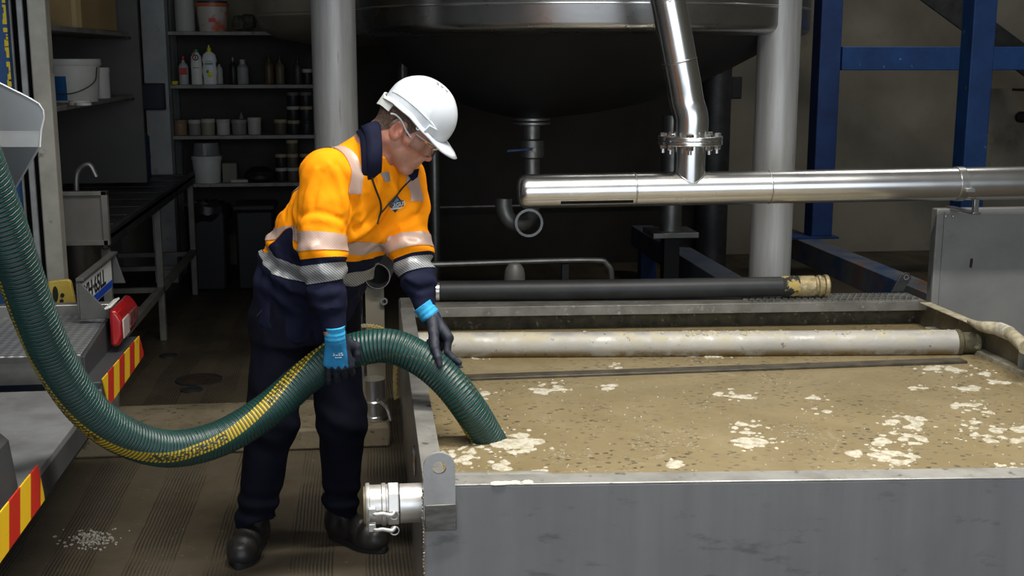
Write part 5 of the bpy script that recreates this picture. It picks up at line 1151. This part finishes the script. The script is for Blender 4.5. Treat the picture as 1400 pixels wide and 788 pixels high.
# ---------------- materials
def vcmat(nm, rough, bump=0.0, bs=300., sub=0.0):
    t = NT(nm); a = t.n.new('ShaderNodeVertexColor'); a.layer_name = 'Col'; n = t.noise(t.tc.outputs['Object'], 60., 3.)
    c = t.mix(t.rng(n, .3, .7, 0, .22), a.outputs[0], (.30, .10, .07)); t.out(c, rough)
    if bump: t.bump(t.noise(t.tc.outputs['Object'], bs, 2.), bump, .001)
    if sub: t.b.inputs['Subsurface Weight'].default_value = sub; t.b.inputs['Subsurface Radius'].default_value = (.01, .004, .002); t.b.inputs['Subsurface Scale'].default_value = .5
    return t.m
SKIN = vcmat('skin', .5, .35, 260., .08)
def fabric(nm, c1, c2, sheen=.0):
    t = NT(nm); oc = t.tc.outputs['Object']; c = t.mix(t.rng(t.noise(oc, 8., 4.), .3, .7), c1, c2)
    t.bump(t.noise(oc, 500., 2.), .15, .001); t.out(c, .8); t.b.inputs['Specular IOR Level'].default_value = .15; t.b.inputs['Sheen Weight'].default_value = sheen; return t.m
ORANGE = fabric('hi_vis_orange', (1.0, .33, .002), (.96, .29, .002)); NAVY = fabric('navy_cloth', (.005, .0065, .020), (.008, .010, .029)); NAVYT = fabric('navy_trousers', (.0022, .0028, .0075), (.0036, .0044, .011))
def tape(nm, c1, c2, fq, dirv):
    t = NT(nm); x, y, z = t.sep(t.tc.outputs['Object']); ph = t.math('ADD', t.math('ADD', t.math('MULTIPLY', x, dirv[0] * fq), t.math('MULTIPLY', y, dirv[1] * fq)), t.math('MULTIPLY', z, dirv[2] * fq))
    t.out(t.mix(t.rng(t.math('SINE', ph), -.2, .3), c1, c2), .45, .25); return t.m
TAPO = tape('tape_on_orange', (.58, .40, .33), (.50, .36, .30), 900., (.7, .3, .7)); TAPN = tape('tape_on_navy', (.34, .35, .35), (.15, .155, .165), 950., (.65, .2, .75))

# ---------------- body (one continuous skin surface)
lo = np.array([-.55, 3.62, .06]); hi = np.array([.42, 4.36, 1.64])
v, f = surf_nets(body, lo, hi, .0042)
bo = obj('body', (v, f), SKIN, per, smooth=180)
q = hd(v.astype(np.float32)); inh = head_local(q) < .012
base = np.array([.52, .255, .175]); col = np.tile(base, (len(v), 1))
ya = np.abs(q[:, 1])
def blob(c, r): return np.exp(-((q[:, 0] - c[0]) ** 2 + (ya - c[1]) ** 2 + (q[:, 2] - c[2]) ** 2) / r ** 2)[:, None]
def tint(w, c): global col; col = col * (1 - w) + np.array(c) * w
tint(.7 * blob((.112, 0, -.025), .022), (.48, .15, .11)); tint(.6 * blob((-.006, .082, 0), .035), (.55, .17, .125)); tint(.4 * blob((.07, .045, -.02), .03), (.46, .16, .11))
tint(.55 * np.maximum(blob((.08, .0, -.085), .04), blob((.045, .05, -.07), .04)), (.26, .14, .10)); tint(.6 * np.maximum(blob((.1, 0, -.058), .012), blob((.1, 0, -.072), .012)), (.38, .12, .10))
tint(.8 * blob((.098, .03, .026), .014), (.13, .075, .05)); tint(.75 * blob((.091, .032, .006), .007), (.05, .04, .035))
ca = bo.data.color_attributes.new('Col', 'FLOAT_COLOR', 'POINT'); ca.data.foreach_set('color', np.c_[col, np.ones(len(col))].astype(np.float32).ravel())
# hair: close-cropped cap cut along the hairline
hv, hf = surf_nets(lambda p: body(p) - .0022, HC - .15, HC + .15, .0042); hf = tris(hf)
def hairline(p):
    q = hd(p); ya = np.abs(q[:, 1]); f = q[:, 2] - np.interp(q[:, 0], [-.12, -.06, -.03, -.012, .012, .028, .05, .07, .1], [-.045, -.045, -.012, .036, .036, .0, .04, .075, .09])
    return np.where((ya > .0) & (np.linalg.norm(q - np.array((-.006, 0, 0)) * 1, axis=1) < 9), f, f)
hv, hf = clips(hv, hf, [hairline])
obj('hair', (hv, hf), M('hair_short', (.06, .038, .026), .8, c2=(.16, .10, .075), scale=160, bump=.6, bscale=300), per, smooth=180)

# ---------------- jacket, split at the colour seams
jl = np.array([-.55, 3.62, .72]); jh = np.array([.42, 4.42, 1.56])
jv, jf = surf_nets(jacket, jl, jh, .0062); jt = tris(jf); jn = vnorm(jv, jt)
def zones(p):
    p = p.astype(np.float32); T_, h, s, dd = torso(p); r, rt = sleeve(p, rS, rE, rW, RSR); l, lt = sleeve(p, lS, lE, lW, LSR)
    zone = np.argmin(np.stack([T_, r, l]), 0); return zone, h, s, dd, rt, lt
NV_R, NV_L = .265, .270
def f_orange(p):
    z, h, s, dd, rt, lt = zones(p)
    a = np.arctan2(dd, -s)       # 0 at his right side
    seam = .205 + .126 / (1 + np.exp(-np.clip((a - .15) / .1, -30, 30))) + .15 * np.exp(-((a + .05) / .22) ** 2)
    return np.where(z == 0, h - seam, np.where(z == 1, NV_R - rt, NV_L - lt))
ov, ot = clip(jv, jt, f_orange(jv)); obj('jacket_body', (ov, ot), ORANGE, per, smooth=180)
nv_, nt_ = clip(jv, jt, -f_orange(jv)); obj('jacket_lower', (nv_, nt_), NAVY, per, smooth=180)
def band(name, m, conds, off=.0028):
    """a tape strip following the cloth, with a real thickness"""
    v0 = jv + jn * off; v_, t_ = v0, jt
    for c in conds:
        v_, t_ = clip(v_, t_, c(v_.astype(np.float32)))
        if not len(t_): return None
    return obj(name, (v_, t_), m, per, smooth=180)
def sl_band(zi, a, b):
    return [lambda p: np.where(zones(p)[0] == zi, 1., -1.) * .5, lambda p: zones(p)[3 + zi] - a, lambda p: b - zones(p)[3 + zi]]
band('sleeve_tape', TAPO, sl_band(1, .190, .243)); band('sleeve_tape', TAPO, sl_band(2, .200, .250))
band('sleeve_tape', TAPN, sl_band(1, .283, .338)); band('sleeve_tape', TAPN, sl_band(2, .282, .326))
Tz = lambda p: np.where(zones(p)[0] == 0, .5, -.5)
def whgt(p):
    z, h, s, dd, rt, lt = zones(p); a = np.arctan2(dd, -s); return .385 - .11 * np.exp(-((a + .6) / .5) ** 2)
band('waist_tape', TAPO, [Tz, lambda p: zones(p)[1] - whgt(p) + .026, lambda p: whgt(p) + .026 - zones(p)[1], lambda p: f_orange(p) - .004])
band('waist_tape', TAPN, [Tz, lambda p: zones(p)[1] - .195 - .03 * np.clip(zones(p)[3] / .15, 0, 1), lambda p: .255 + .03 * np.clip(zones(p)[3] / .15, 0, 1) - zones(p)[1], lambda p: -f_orange(p)])
for sg in (-1, 1):
    band('brace_tape', TAPO, [lambda p: zones(p)[1] - .43, lambda p: (zones(p)[2] * sg) - .100, lambda p: .148 - (zones(p)[2] * sg), lambda p: np.minimum(.10 - zones(p)[4], .10 - zones(p)[5]), lambda p: f_orange(p)])
# ---------------- navy collar standing round the neck, open at the throat
ca_ = unit(hw_(-.02, 0, -.06) - NKB); sL = unit(LT - ca_ * (LT @ ca_)); sF = np.cross(sL, ca_)
if sF @ FC < 0: sF = -sF
g = G(); n = 44; rows = []
for j, (rr_, hh) in enumerate(((.084, -.03), (.083, .0), (.080, .022), (.079, .042), (.083, .047), (.087, .040), (.092, .016), (.095, -.008))):
    row = []
    for k in range(n + 1):
        a = math.radians(-158 + 316 * k / n); fr_ = abs(a) / math.radians(158)      # 0 at the nape
        drop = .075 * max(0, fr_ - .42) ** 1.3 / .58 ** 1.3; rad = rr_ + .012 * fr_ ** 2 + (.004 * math.sin(a * 5) if j > 4 else 0)
        row.append(NKB + ca_ * (hh - drop + .005) - sF * rad * math.cos(a) * 1.0 + sL * rad * 1.08 * math.sin(a) + sF * .012)
    rows.append(row)
vs = [p for r_ in rows for p in r_]; fs = [(j * (n + 1) + k, j * (n + 1) + k + 1, (j + 1) * (n + 1) + k + 1, (j + 1) * (n + 1) + k) for j in range(len(rows) - 1) for k in range(n)]
co = obj('collar', (vs, fs), NAVY, per, smooth=180); sm_ = co.modifiers.new('solid', 'SOLIDIFY'); sm_.thickness = .004
# ---------------- zip, throat opening and chest logo, laid on the cloth
def on_cloth(px, py, lift=.004):
    p, r = marchhit(px, py, jacket)
    if p is None: return None
    return p + gradn(p, jacket) * lift
zp = [on_cloth(x, y) for x, y in ((504, 228), (508, 245), (514, 262), (519, 275), (520, 288), (517, 298), (515, 306))]
zp = [p for p in zp if p is not None]
if len(zp) > 2: obj('zip', G().tube(spline(zp, 6), .0032, 8), BLACK, per)
zp = [on_cloth(x, y) for x, y in ((561, 246), (550, 257), (540, 268), (530, 279), (521, 290))]
zp = [p for p in zp if p is not None]
if len(zp) > 2: obj('placket_edge', G().tube(spline(zp, 6), .0028, 8), BLACK, per)
def cloth_grid(c4, nu, nv, lift):
    vs = []; 
    for j in range(nv + 1):
        for i in range(nu + 1):
            u_, w_ = i / nu, j / nv; px = (1 - u_) * (1 - w_) * c4[0][0] + u_ * (1 - w_) * c4[1][0] + u_ * w_ * c4[2][0] + (1 - u_) * w_ * c4[3][0]; py = (1 - u_) * (1 - w_) * c4[0][1] + u_ * (1 - w_) * c4[1][1] + u_ * w_ * c4[2][1] + (1 - u_) * w_ * c4[3][1]
            vs.append(on_cloth(px, py, lift))
    if any(p is None for p in vs): return None
    return vs, [(j * (nu + 1) + i, j * (nu + 1) + i + 1, (j + 1) * (nu + 1) + i + 1, (j + 1) * (nu + 1) + i) for j in range(nv) for i in range(nu)]
for nm, quad, mm in (('undershirt', [(518, 236), (529, 234), (531, 247), (524, 249)], M('shirt_grey', (.2, .19, .19), .9)), ('collar_tip', [(553, 236), (571, 233), (569, 243), (562, 249)], NAVY)):
    gd = cloth_grid(quad, 5, 4, .009)
    if gd: obj(nm, gd, mm, per, smooth=180)
# diamond patch
gd = cloth_grid([(541.5, 266.5), (551, 277), (540, 291), (531, 281)], 5, 5, .0032)
LG = None
if gd:
    LG = obj('chest_patch', gd, M('patch_navy', (.015, .03, .06), .6), per, smooth=180)
    gd = cloth_grid([(541.3, 269.5), (548.5, 277.5), (540.2, 288), (533.2, 280.5)], 5, 5, .0042); obj('patch_blue', gd, M('patch_blue', (.10, .29, .48), .6), LG, smooth=180)
    gd = cloth_grid([(530.5, 275.5), (552, 273.5), (552, 282), (531, 282.5)], 8, 3, .005)
    obj('name_band', gd, M('patch_dark', (.05, .06, .08), .6), LG, smooth=180)
    c0_ = on_cloth(541.5, 281.2, .0115); cR = on_cloth(551, 280.4, .0095); cU = on_cloth(541.5, 274.5, .0115)
    xd = unit(cR - c0_); yd = unit((cU - c0_) - xd * ((cU - c0_) @ xd))
    obj('patch_lettering', text_mesh('ARGUS', .0175, c0_, xd * .96, yd * 1.15, .0003, .0, 'CENTER'), M('letter_white', (.75, .78, .8), .6), LG, smooth=0)
    gd = cloth_grid([(532, 284), (550, 283), (550, 285.2), (532, 286.2)], 6, 1, .005); obj('name_line', gd, M('line_grey', (.55, .56, .58), .6), LG, smooth=180)

# ---------------- trousers
tv, tf = surf_nets(trousers, (-.60, 3.85, .09), (.12, 4.45, 1.02), .0066)
TRO = obj('trousers', (tv, tf), NAVYT, per, smooth=180)
def on_tr(px, py, lift=.002):
    p, r = marchhit(px, py, trousers); return None if p is None else p + gradn(p, trousers) * lift
for pts in (((352, 376), (350, 400), (343, 430)), ((371, 396), (366, 415), (352, 432))):
    pp = [on_tr(*q) for q in pts]
    if all(x is not None for x in pp): obj('pocket_seam', G().tube(spline(pp, 6), .0016, 6), M('seam_grey', (.03, .032, .045), .8), TRO)

# ---------------- boots
BOOT = M('boot_leather', (.013, .0125, .012), .42, c2=(.024, .022, .02), scale=16, bump=.35, bscale=60); SOLE = M('boot_sole', (.009, .009, .009), .75)
def boot(heel, toe, ank):
    heel = np.array(heel); toe = np.array(toe); d = unit(toe - heel); s_ = np.array([-d[1], d[0], 0]); Lg = np.linalg.norm(toe - heel)
    def fn(p):
        x = (p - heel.astype(np.float32)) @ d.astype(np.float32); y = (p - heel.astype(np.float32)) @ s_.astype(np.float32); z = p[:, 2]
        q = np.stack([x, y, z], 1)
        e = ell(q, (Lg - .065, 0, .040), (.068, .054, .052)); e = smin(e, ell(q, (.05, 0, .045), (.055, .040, .06)), .03)
        e = smin(e, cap_(q, (.05, 0, .05), (Lg - .08, 0, .052), .040, .045), .03); e = smin(e, cap_(q, (.06, 0, .07), (Lg - .12, 0, .075), .038, .036), .03)
        qa = (ank - heel); xa, yy_ = qa @ d, qa @ s_
        e = smin(e, cap_(q, (.055, 0, .08), (xa, yy_, .20), .046, .05), .03)
        e = e - .0022 * np.sin(x * 130) * np.exp(-((z - .085) / .03) ** 2)
        e = e - .0022 * np.exp(-((x - (Lg - .10)) / .004) ** 2)
        return smax(e, .016 - z, .004)
    lo = np.minimum(heel, toe) - .09; hi = np.maximum(heel, toe) + .09; lo[2] = 0; hi[2] = .27
    v, f = surf_nets(fn, lo, hi, .0052); b_ = obj('boot', (v, f), BOOT, per, smooth=180)
    n = 40; pl = []
    for k in range(n):
        a = 2 * math.pi * k / n; cx, cy = math.cos(a), math.sin(a); x = Lg / 2 + (Lg / 2 + .002) * (abs(cx) ** .75) * np.sign(cx); w = np.interp(x / Lg, [0, .12, .4, .7, .88, 1], [.030, .041, .038, .052, .046, .03])
        pl.append((x, w * (abs(cy) ** .8) * np.sign(cy)))
    pts = [heel + d * x + s_ * y for x, y in pl]
    obj('sole', G().prism([(p[0], p[1], .0) for p in pts], (0, 0, .024)), SOLE, b_, bevel=.003)
    g = G()
    for i, xx in enumerate(np.linspace(Lg * .40, Lg * .56, 4)):
        zt = .112 - i * .012; pr = [heel + d * xx + s_ * w_ + np.array([0, 0, zt - abs(w_) * .5]) for w_ in np.linspace(-.03, .03, 7)]; g.tube(pr, .0035, 6)
    obj('laces', g, M('lace_black', (.02, .02, .02), .8), b_)
boot((-.395, 4.215, 0), (-.452, 3.955, 0), rA); boot((-.145, 4.225, 0), (.052, 4.035, 0), lA)

# ---------------- hard hat
HAT = M('hat_white', (.64, .68, .73), .3, coat=.3)
def hatp(phi, e):    # phi 0 = front, e 0 rim .. 1 crown
    c, s = math.cos(phi), math.sin(phi)
    a = .119 if c > 0 else .122; rz = np.interp(abs(phi), [0, .6, 1.2, 1.6, 2.2, 2.7, math.pi], [.048, .045, .058, .072, .070, .056, .05])
    k = 1 - e; rad = (1 - (1 - k) ** 2.35) ** (1 / 2.35) if e < 1 else 0
    z = rz + (.190 - rz) * e
    rad = (1 - e ** 2.3) ** (1 / 2.3) if e < 1 else 0.0
    ridge = .004 * math.exp(-(s * 3.2) ** 2) * math.sin(min(1, e * 1.2) * math.pi) + .0035 * math.exp(-((abs(phi) - 1.0 - .55 * e) / .07) ** 2) * (e < .62)
    return np.array([.012 + (a * rad + ridge * rad) * c, (.102 * rad + ridge * rad) * s, z + ridge * .6])
NP, NE = 72, 22; vs = []; fs = []
for j in range(NE + 1):
    e = math.sin(j / NE * math.pi / 2) ** 1.15
    for k in range(NP): vs.append(hw_(*hatp(-math.pi + 2 * math.pi * k / NP, e)))
for j in range(NE): fs += [(j * NP + k, j * NP + (k + 1) % NP, (j + 1) * NP + (k + 1) % NP, (j + 1) * NP + k) for k in range(NP)]
# brim / rim gutter rings
ob = len(vs)
for j, (o_, dz) in enumerate(((.35, .002), (.75, -.002), (1.0, -.007), (.97, -.011), (.5, -.006))):
    for k in range(NP):
        phi = -math.pi + 2 * math.pi * k / NP; b_ = hatp(phi, 0); out = .009 + .052 * max(0, math.cos(phi * 1.02)) ** 2.2 * (abs(phi) < 1.55); rdir = unit((math.cos(phi), math.sin(phi) * .8, 0))
        p = b_ + rdir * out * o_ + np.array([0, 0, dz - .012 * o_ * max(0, math.cos(phi)) ** 3]); p[1] *= 1 - .18 * o_ * max(0, math.cos(phi)) ** 1; vs.append(hw_(*p))
fs += [(k, ob + k, ob + (k + 1) % NP, (k + 1) % NP) for k in range(NP)]
for j in range(4): fs += [(ob + j * NP + k, ob + (j + 1) * NP + k, ob + (j + 1) * NP + (k + 1) % NP, ob + j * NP + (k + 1) % NP) for k in range(NP)]
hat = obj('hard_hat', (vs, fs), HAT, per, smooth=180)
hat['label'] = 'white vented hard hat'
for i, (ph, e) in enumerate(((-.85, .93), (-1.05, .955), (-1.9, .965))):
    pass
for (x, y) in ((.030, -.030), (.012, -.034), (-.006, -.034)):
    e = .93; c = hatp(math.atan2(y, x), .94); c = np.array([x + .012, y, 0]); 
    rr_ = min(.99, math.hypot(x / .118, y / .102)); e = (1 - rr_ ** 2.3) ** (1 / 2.3); c = np.array([.012 + x, y, .05 + .140 * e + .004])
    obj('vent', G().prism([hw_(*(c + np.array([.006 * math.cos(a), .0028 * math.sin(a), 0]))) for a in np.linspace(0, 6.283, 10, endpoint=False)], HU * .002), M('vent_dark', (.06, .06, .07), .8), hat)
for sg in (-1, 1):   # accessory socket and raised side ridge
    c = hatp(sg * .95, .10); r0 = unit((c[0] - .012, c[1], .0)); tg = np.array([-r0[1], r0[0], 0])
    pts = [c + tg * a + np.array([0, 0, b]) + r0 * .001 for a, b in ((-.019, -.012), (.019, -.012), (.016, .014), (-.016, .014))]
    obj('socket', G().prism([hw_(*p) for p in pts], HR_ @ (r0 * .006)), HAT, hat, bevel=.002)
    rp = [hatp(sg * a, e) + 0.001 for a, e in ((.80, .17), (1.0, .22), (1.3, .24), (1.7, .22), (2.2, .20), (2.6, .18))]
    obj('side_ridge', G().tube([hw_(*p) for p in spline(rp, 6)], .0042, 8), HAT, hat)
    c = hatp(sg * 1.25, 0.0); obj('strap_lug', G().ring(hw_(*(c + np.array([0, sg * .003, -.010]))), HR_ @ np.array([0, sg, 0]), .006, .003, .003, 14), HAT, hat)
# ratchet band at the nape
g = G(); n = 24; vs = []; 
for k in range(n + 1):
    a = math.radians(180 - 62 + 124 * k / n); r0 = np.array([math.cos(a), math.sin(a), 0]); hh = .013 + .010 * math.exp(-((k - n / 2) / 5) ** 2); dz = -.010 * math.exp(-((k - n / 2) / 8) ** 2)
    for z, o_ in ((hh, 0), (-hh, 0), (-hh, .004), (hh, .004)): vs.append(hw_(*(np.array([-.010, 0, .044 + dz]) + r0 * np.array([.108, .086, 0]) * (1 + o_ * 10) + np.array([0, 0, z]))))
fs = [(k * 4 + j, k * 4 + (j + 1) % 4, (k + 1) * 4 + (j + 1) % 4, (k + 1) * 4 + j) for k in range(n) for j in range(4)] + [(0, 1, 2, 3), (n * 4 + 3, n * 4 + 2, n * 4 + 1, n * 4)]
obj('ratchet_band', (vs, fs), M('band_white', (.62, .64, .62), .45), hat)
for k, z in ((-1, .045), (0, .03), (1, .045)):
    a = math.pi + .42 * (k if k else 1.1) ; r0 = np.array([math.cos(a), math.sin(a), 0])
    obj('band_hole', G().lathe([(.0045, 0), (.0045, .002)], hw_(*(np.array([-.006, 0, z]) + r0 * np.array([.112, .088, 0]))), HR_ @ r0, 10), M('vent_dark', (0, 0, 0)), hat)
# ---------------- safety glasses
GL = M('clear_lens_plastic', (.9, .93, .95), .05, trans=1.0, ior=1.2); FRM = M('glasses_frame', (.52, .55, .57), .25)
vs = []; n = 20
for k in range(n + 1):
    a = math.radians(-78 + 156 * k / n); x = .012 + .108 * math.cos(a) ** .7 if abs(a) < 1.5 else .03; y = .076 * math.sin(a)
    nb_ = .010 * math.exp(-(y / .012) ** 2)
    for z in (-.024 + nb_, .022): vs.append(hw_(x + .004, y, z + .004))
fs = [(2 * k, 2 * k + 2, 2 * k + 3, 2 * k + 1) for k in range(n)]
gl = obj('safety_glasses', (vs, fs), GL, per, smooth=180); so = gl.modifiers.new('solid', 'SOLIDIFY'); so.thickness = .0022; gl['label'] = 'clear wraparound safety glasses'
for sg in (-1, 1):
    obj('temple_arm', G().tube(spline([hw_(.045, sg * .078, .008), hw_(.02, sg * .085, .018), hw_(-.008, sg * .089, .034), hw_(-.035, sg * .087, .037), hw_(-.05, sg * .084, .03)], 6), .003, 8), FRM, gl)
    obj('brow_bar', G().tube([hw_(.012 + .004 + .108 * math.cos(a) ** .7, sg * .076 * math.sin(a), .026) for a in np.linspace(.0, 1.36, 10)], .0022, 6), FRM, gl)

# ---------------- gloved hands
GBL = M('glove_blue', (.012, .19, .40), .8, c2=(.010, .16, .35), scale=30, bump=.35, bscale=350); GCU = M('glove_cuff', (.03, .33, .62), .8, bump=.4, bscale=300); GCO = M('glove_coating', (.010, .013, .024), .6, c2=(.016, .019, .032), scale=30, bump=.3, bscale=260)
_hp = np.array(hpath)[::4]
def clear(p0, p1, r0, r1):      # gap between a finger segment and the hose surface
    s = np.linspace(.25, 1, 7)[:, None]; p = p0 + (p1 - p0) * s
    return (np.linalg.norm(p[:, None] - _hp[None], axis=2).min(1) - (HR - .0012) - (r0 + (r1 - r0) * s[:, 0])).min()
def hand(W_, A, Nn, S_, curls, thumb, spread=(.06, .02, -.02, -.07), sc=1.12, thumb_px=None):
    """W_ wrist, A towards the fingers, Nn out of the palm, S_ towards the thumb side; curls: per finger joint angles"""
    A = unit(A); Nn = unit(Nn - A * (A @ Nn)); S_ = unit(np.cross(Nn, A)) * (1 if np.cross(Nn, A) @ S_ > 0 else -1)
    at_ = lambda a, s, n_: W_ + (A * a + S_ * s + Nn * n_) * sc
    prims = [('c', at_(.0, .006, 0), at_(.088, .030, 0), .022, .0165), ('c', at_(.0, 0, 0), at_(.092, .010, -.002), .023, .0165), ('c', at_(.0, -.004, 0), at_(.088, -.010, -.001), .023, .016), ('c', at_(.0, -.008, 0), at_(.080, -.029, 0), .021, .0155)]
    fing = []
    for i, (s0, b0, ls) in enumerate(((.030, .088, (.044, .026, .022)), (.010, .093, (.049, .030, .023)), (-.010, .089, (.045, .028, .022)), (-.029, .081, (.035, .021, .020)))):
        p = at_(b0, s0, 0); cu = 0; r = (.0115, .0105, .0098, .0088) if i < 3 else (.0102, .0094, .0088, .008); pts = [p]
        for j in range(3):
            for c in np.arange(curls[i][j] + .9, -.9, -.03):      # close each joint until the finger lies on the hose
                dv = A * math.cos(cu + c) + Nn * math.sin(cu + c) + S_ * spread[i]; q = p + unit(dv) * ls[j] * sc
                if clear(p, q, r[j] * sc, r[j + 1] * sc) > 0: break
            cu += c; p = q; pts.append(p)
        fing.append((pts, r))
    t0 = at_(.022, .022, .006); tp = [t0]
    for (da, ds, dn), L_ in zip(thumb, (.048, .034, .028)):
        k_ = len(tp) - 1; rt_ = (.019, .0135, .0118, .0100)
        q = tp[-1] + unit(A * da + S_ * ds + Nn * dn) * L_ * sc; h_ = _hp[np.argmin(np.linalg.norm(_hp - q, axis=1))]; need = HR + rt_[k_ + 1] * sc + .0015
        if np.linalg.norm(q - h_) < need: q = h_ + unit(q - h_) * need      # lay the thumb on the hose surface
        tp.append(q)
    if thumb_px:      # thumb laid along the near face of the hose
        hs = lambda p: np.linalg.norm(p[:, None] - _hp[None].astype(np.float32), axis=2).min(1) - HR
        for k_, (x_, y_) in enumerate(thumb_px):
            h_, _ = marchhit(x_, y_, hs)
            if h_ is not None: tp[k_ + 1] = h_ + gradn(h_, hs) * ((.0135, .0118, .0100)[k_] * sc - .001)
    fing.append((tp, (.019, .0135, .0118, .0100)))
    def fn(p):
        d = None
        for _, a, b, ra, rb in prims: e = cap_(p, a, b, ra * sc, rb * sc); d = e if d is None else smin(d, e, .012)
        fd = None
        for pts, r in fing: e = chain(p, pts, [x * sc for x in r], .004); fd = e if fd is None else np.minimum(fd, e)
        d = smin(d, fd, .007)
        d = smin(d, cap_(p, W_ - A * .045, W_ + A * .01, .0345, .030), .012)
        x = (p - W_.astype(np.float32)) @ A.astype(np.float32)
        d = d - .0012 * np.sin(x * 420) * np.exp(-((x + .012) / .02) ** 2) - .0009 * wrink(p, 90.)
        d = d - .0025 * np.exp(-((x + .034) / .004) ** 2)
        return np.maximum(d, -x - .036)
    return fn, A, Nn, S_
def glove(W_, A, Nn, S_, curls, thumb, coat, **k):
    fn, A, Nn, S_ = hand(W_, A, Nn, S_, curls, thumb, **k)
    v, f = surf_nets(fn, W_ - .17, W_ + .22, .0030); t = tris(f)
    fl = coat(v, A, Nn, S_, W_)
    a = clip(v, t, fl); gb = obj('glove', a, GCO, per, smooth=180)
    b = clip(v, t, -fl); x = (b[0] - W_) @ A
    c1 = clip(b[0], b[1], x - .006); obj('glove_back', c1, GBL, gb, smooth=180)
    c2 = clip(b[0], b[1], .006 - x); obj('glove_cuff', c2, GCU, gb, smooth=180)
    return gb, fn
# right hand: back towards the front, fingers hooked under the hose
rWg = ay(459, 462, 3.742) + (0, .021, 0)
def coatR(v, A, Nn, S_, W_):
    q = v - W_; a = q @ A; n_ = q @ Nn; s = q @ S_
    return np.maximum(np.maximum(a - .100 + .006 * np.cos(s * 300), n_ - .006), np.where(s > .030, .03 * (s - .030) / .01, -1) + (a > .02) * .0 - .0)
ga, _ = glove(rWg, (.06, .13, -1), (0, 1, .1), (1, 0, 0), [(.45, 1.0, .8), (.5, 1.0, .8), (.5, 1.0, .8), (.5, 1.0, .8)], ((.55, .75, .45), (.75, .2, .75), (.6, -.1, .8)), coatR)
for k, (z0, w_) in enumerate(((.052, .030), (.058, .034), (.066, .022))):
    p0 = rWg + np.array([.06, .13, -1]) * z0 + np.array([0.002, -.0235, 0]); g = G()
    for j in range(4): g.box(p0 + ((j - 1.5) * w_ / 4, 0, 0), (w_ / 5.5, .002, .003))
    obj('glove_print', g, M('print_white', (.45, .52, .58), .7), ga, kind='stuff')
# left hand: flat over the top of the hose, thumb down the near side
lWg = ay(585, 433, 3.885) + unit((.45, .35, 1)) * .009
def coatL(v, A, Nn, S_, W_):
    q = v - W_; a = q @ A; n_ = q @ Nn; s = q @ S_
    return np.maximum(np.maximum(n_ + .002, a - .095), (s - .010 + .10 * (a - .055)) * 1.0 if True else 0) - np.where(a < .010, 1., 0)
tipL = ay(629, 492, 3.845) + unit((.45, .35, 1)) * .009
glove(lWg, tipL - lWg, (-.45, -.35, -1), (-.3, -1, -.2), [(.15, .35, .25), (.22, .35, .25), (.3, .4, .3), (.35, .45, .3)], ((.55, .62, .35), (.62, .3, .75), (.6, .05, .8)), coatL, thumb_px=((592, 480), (597, 491), (600, 500)))
# tidy: drop the building-only origin property
for o in bpy.data.objects:
    if '_o' in o: del o['_o']
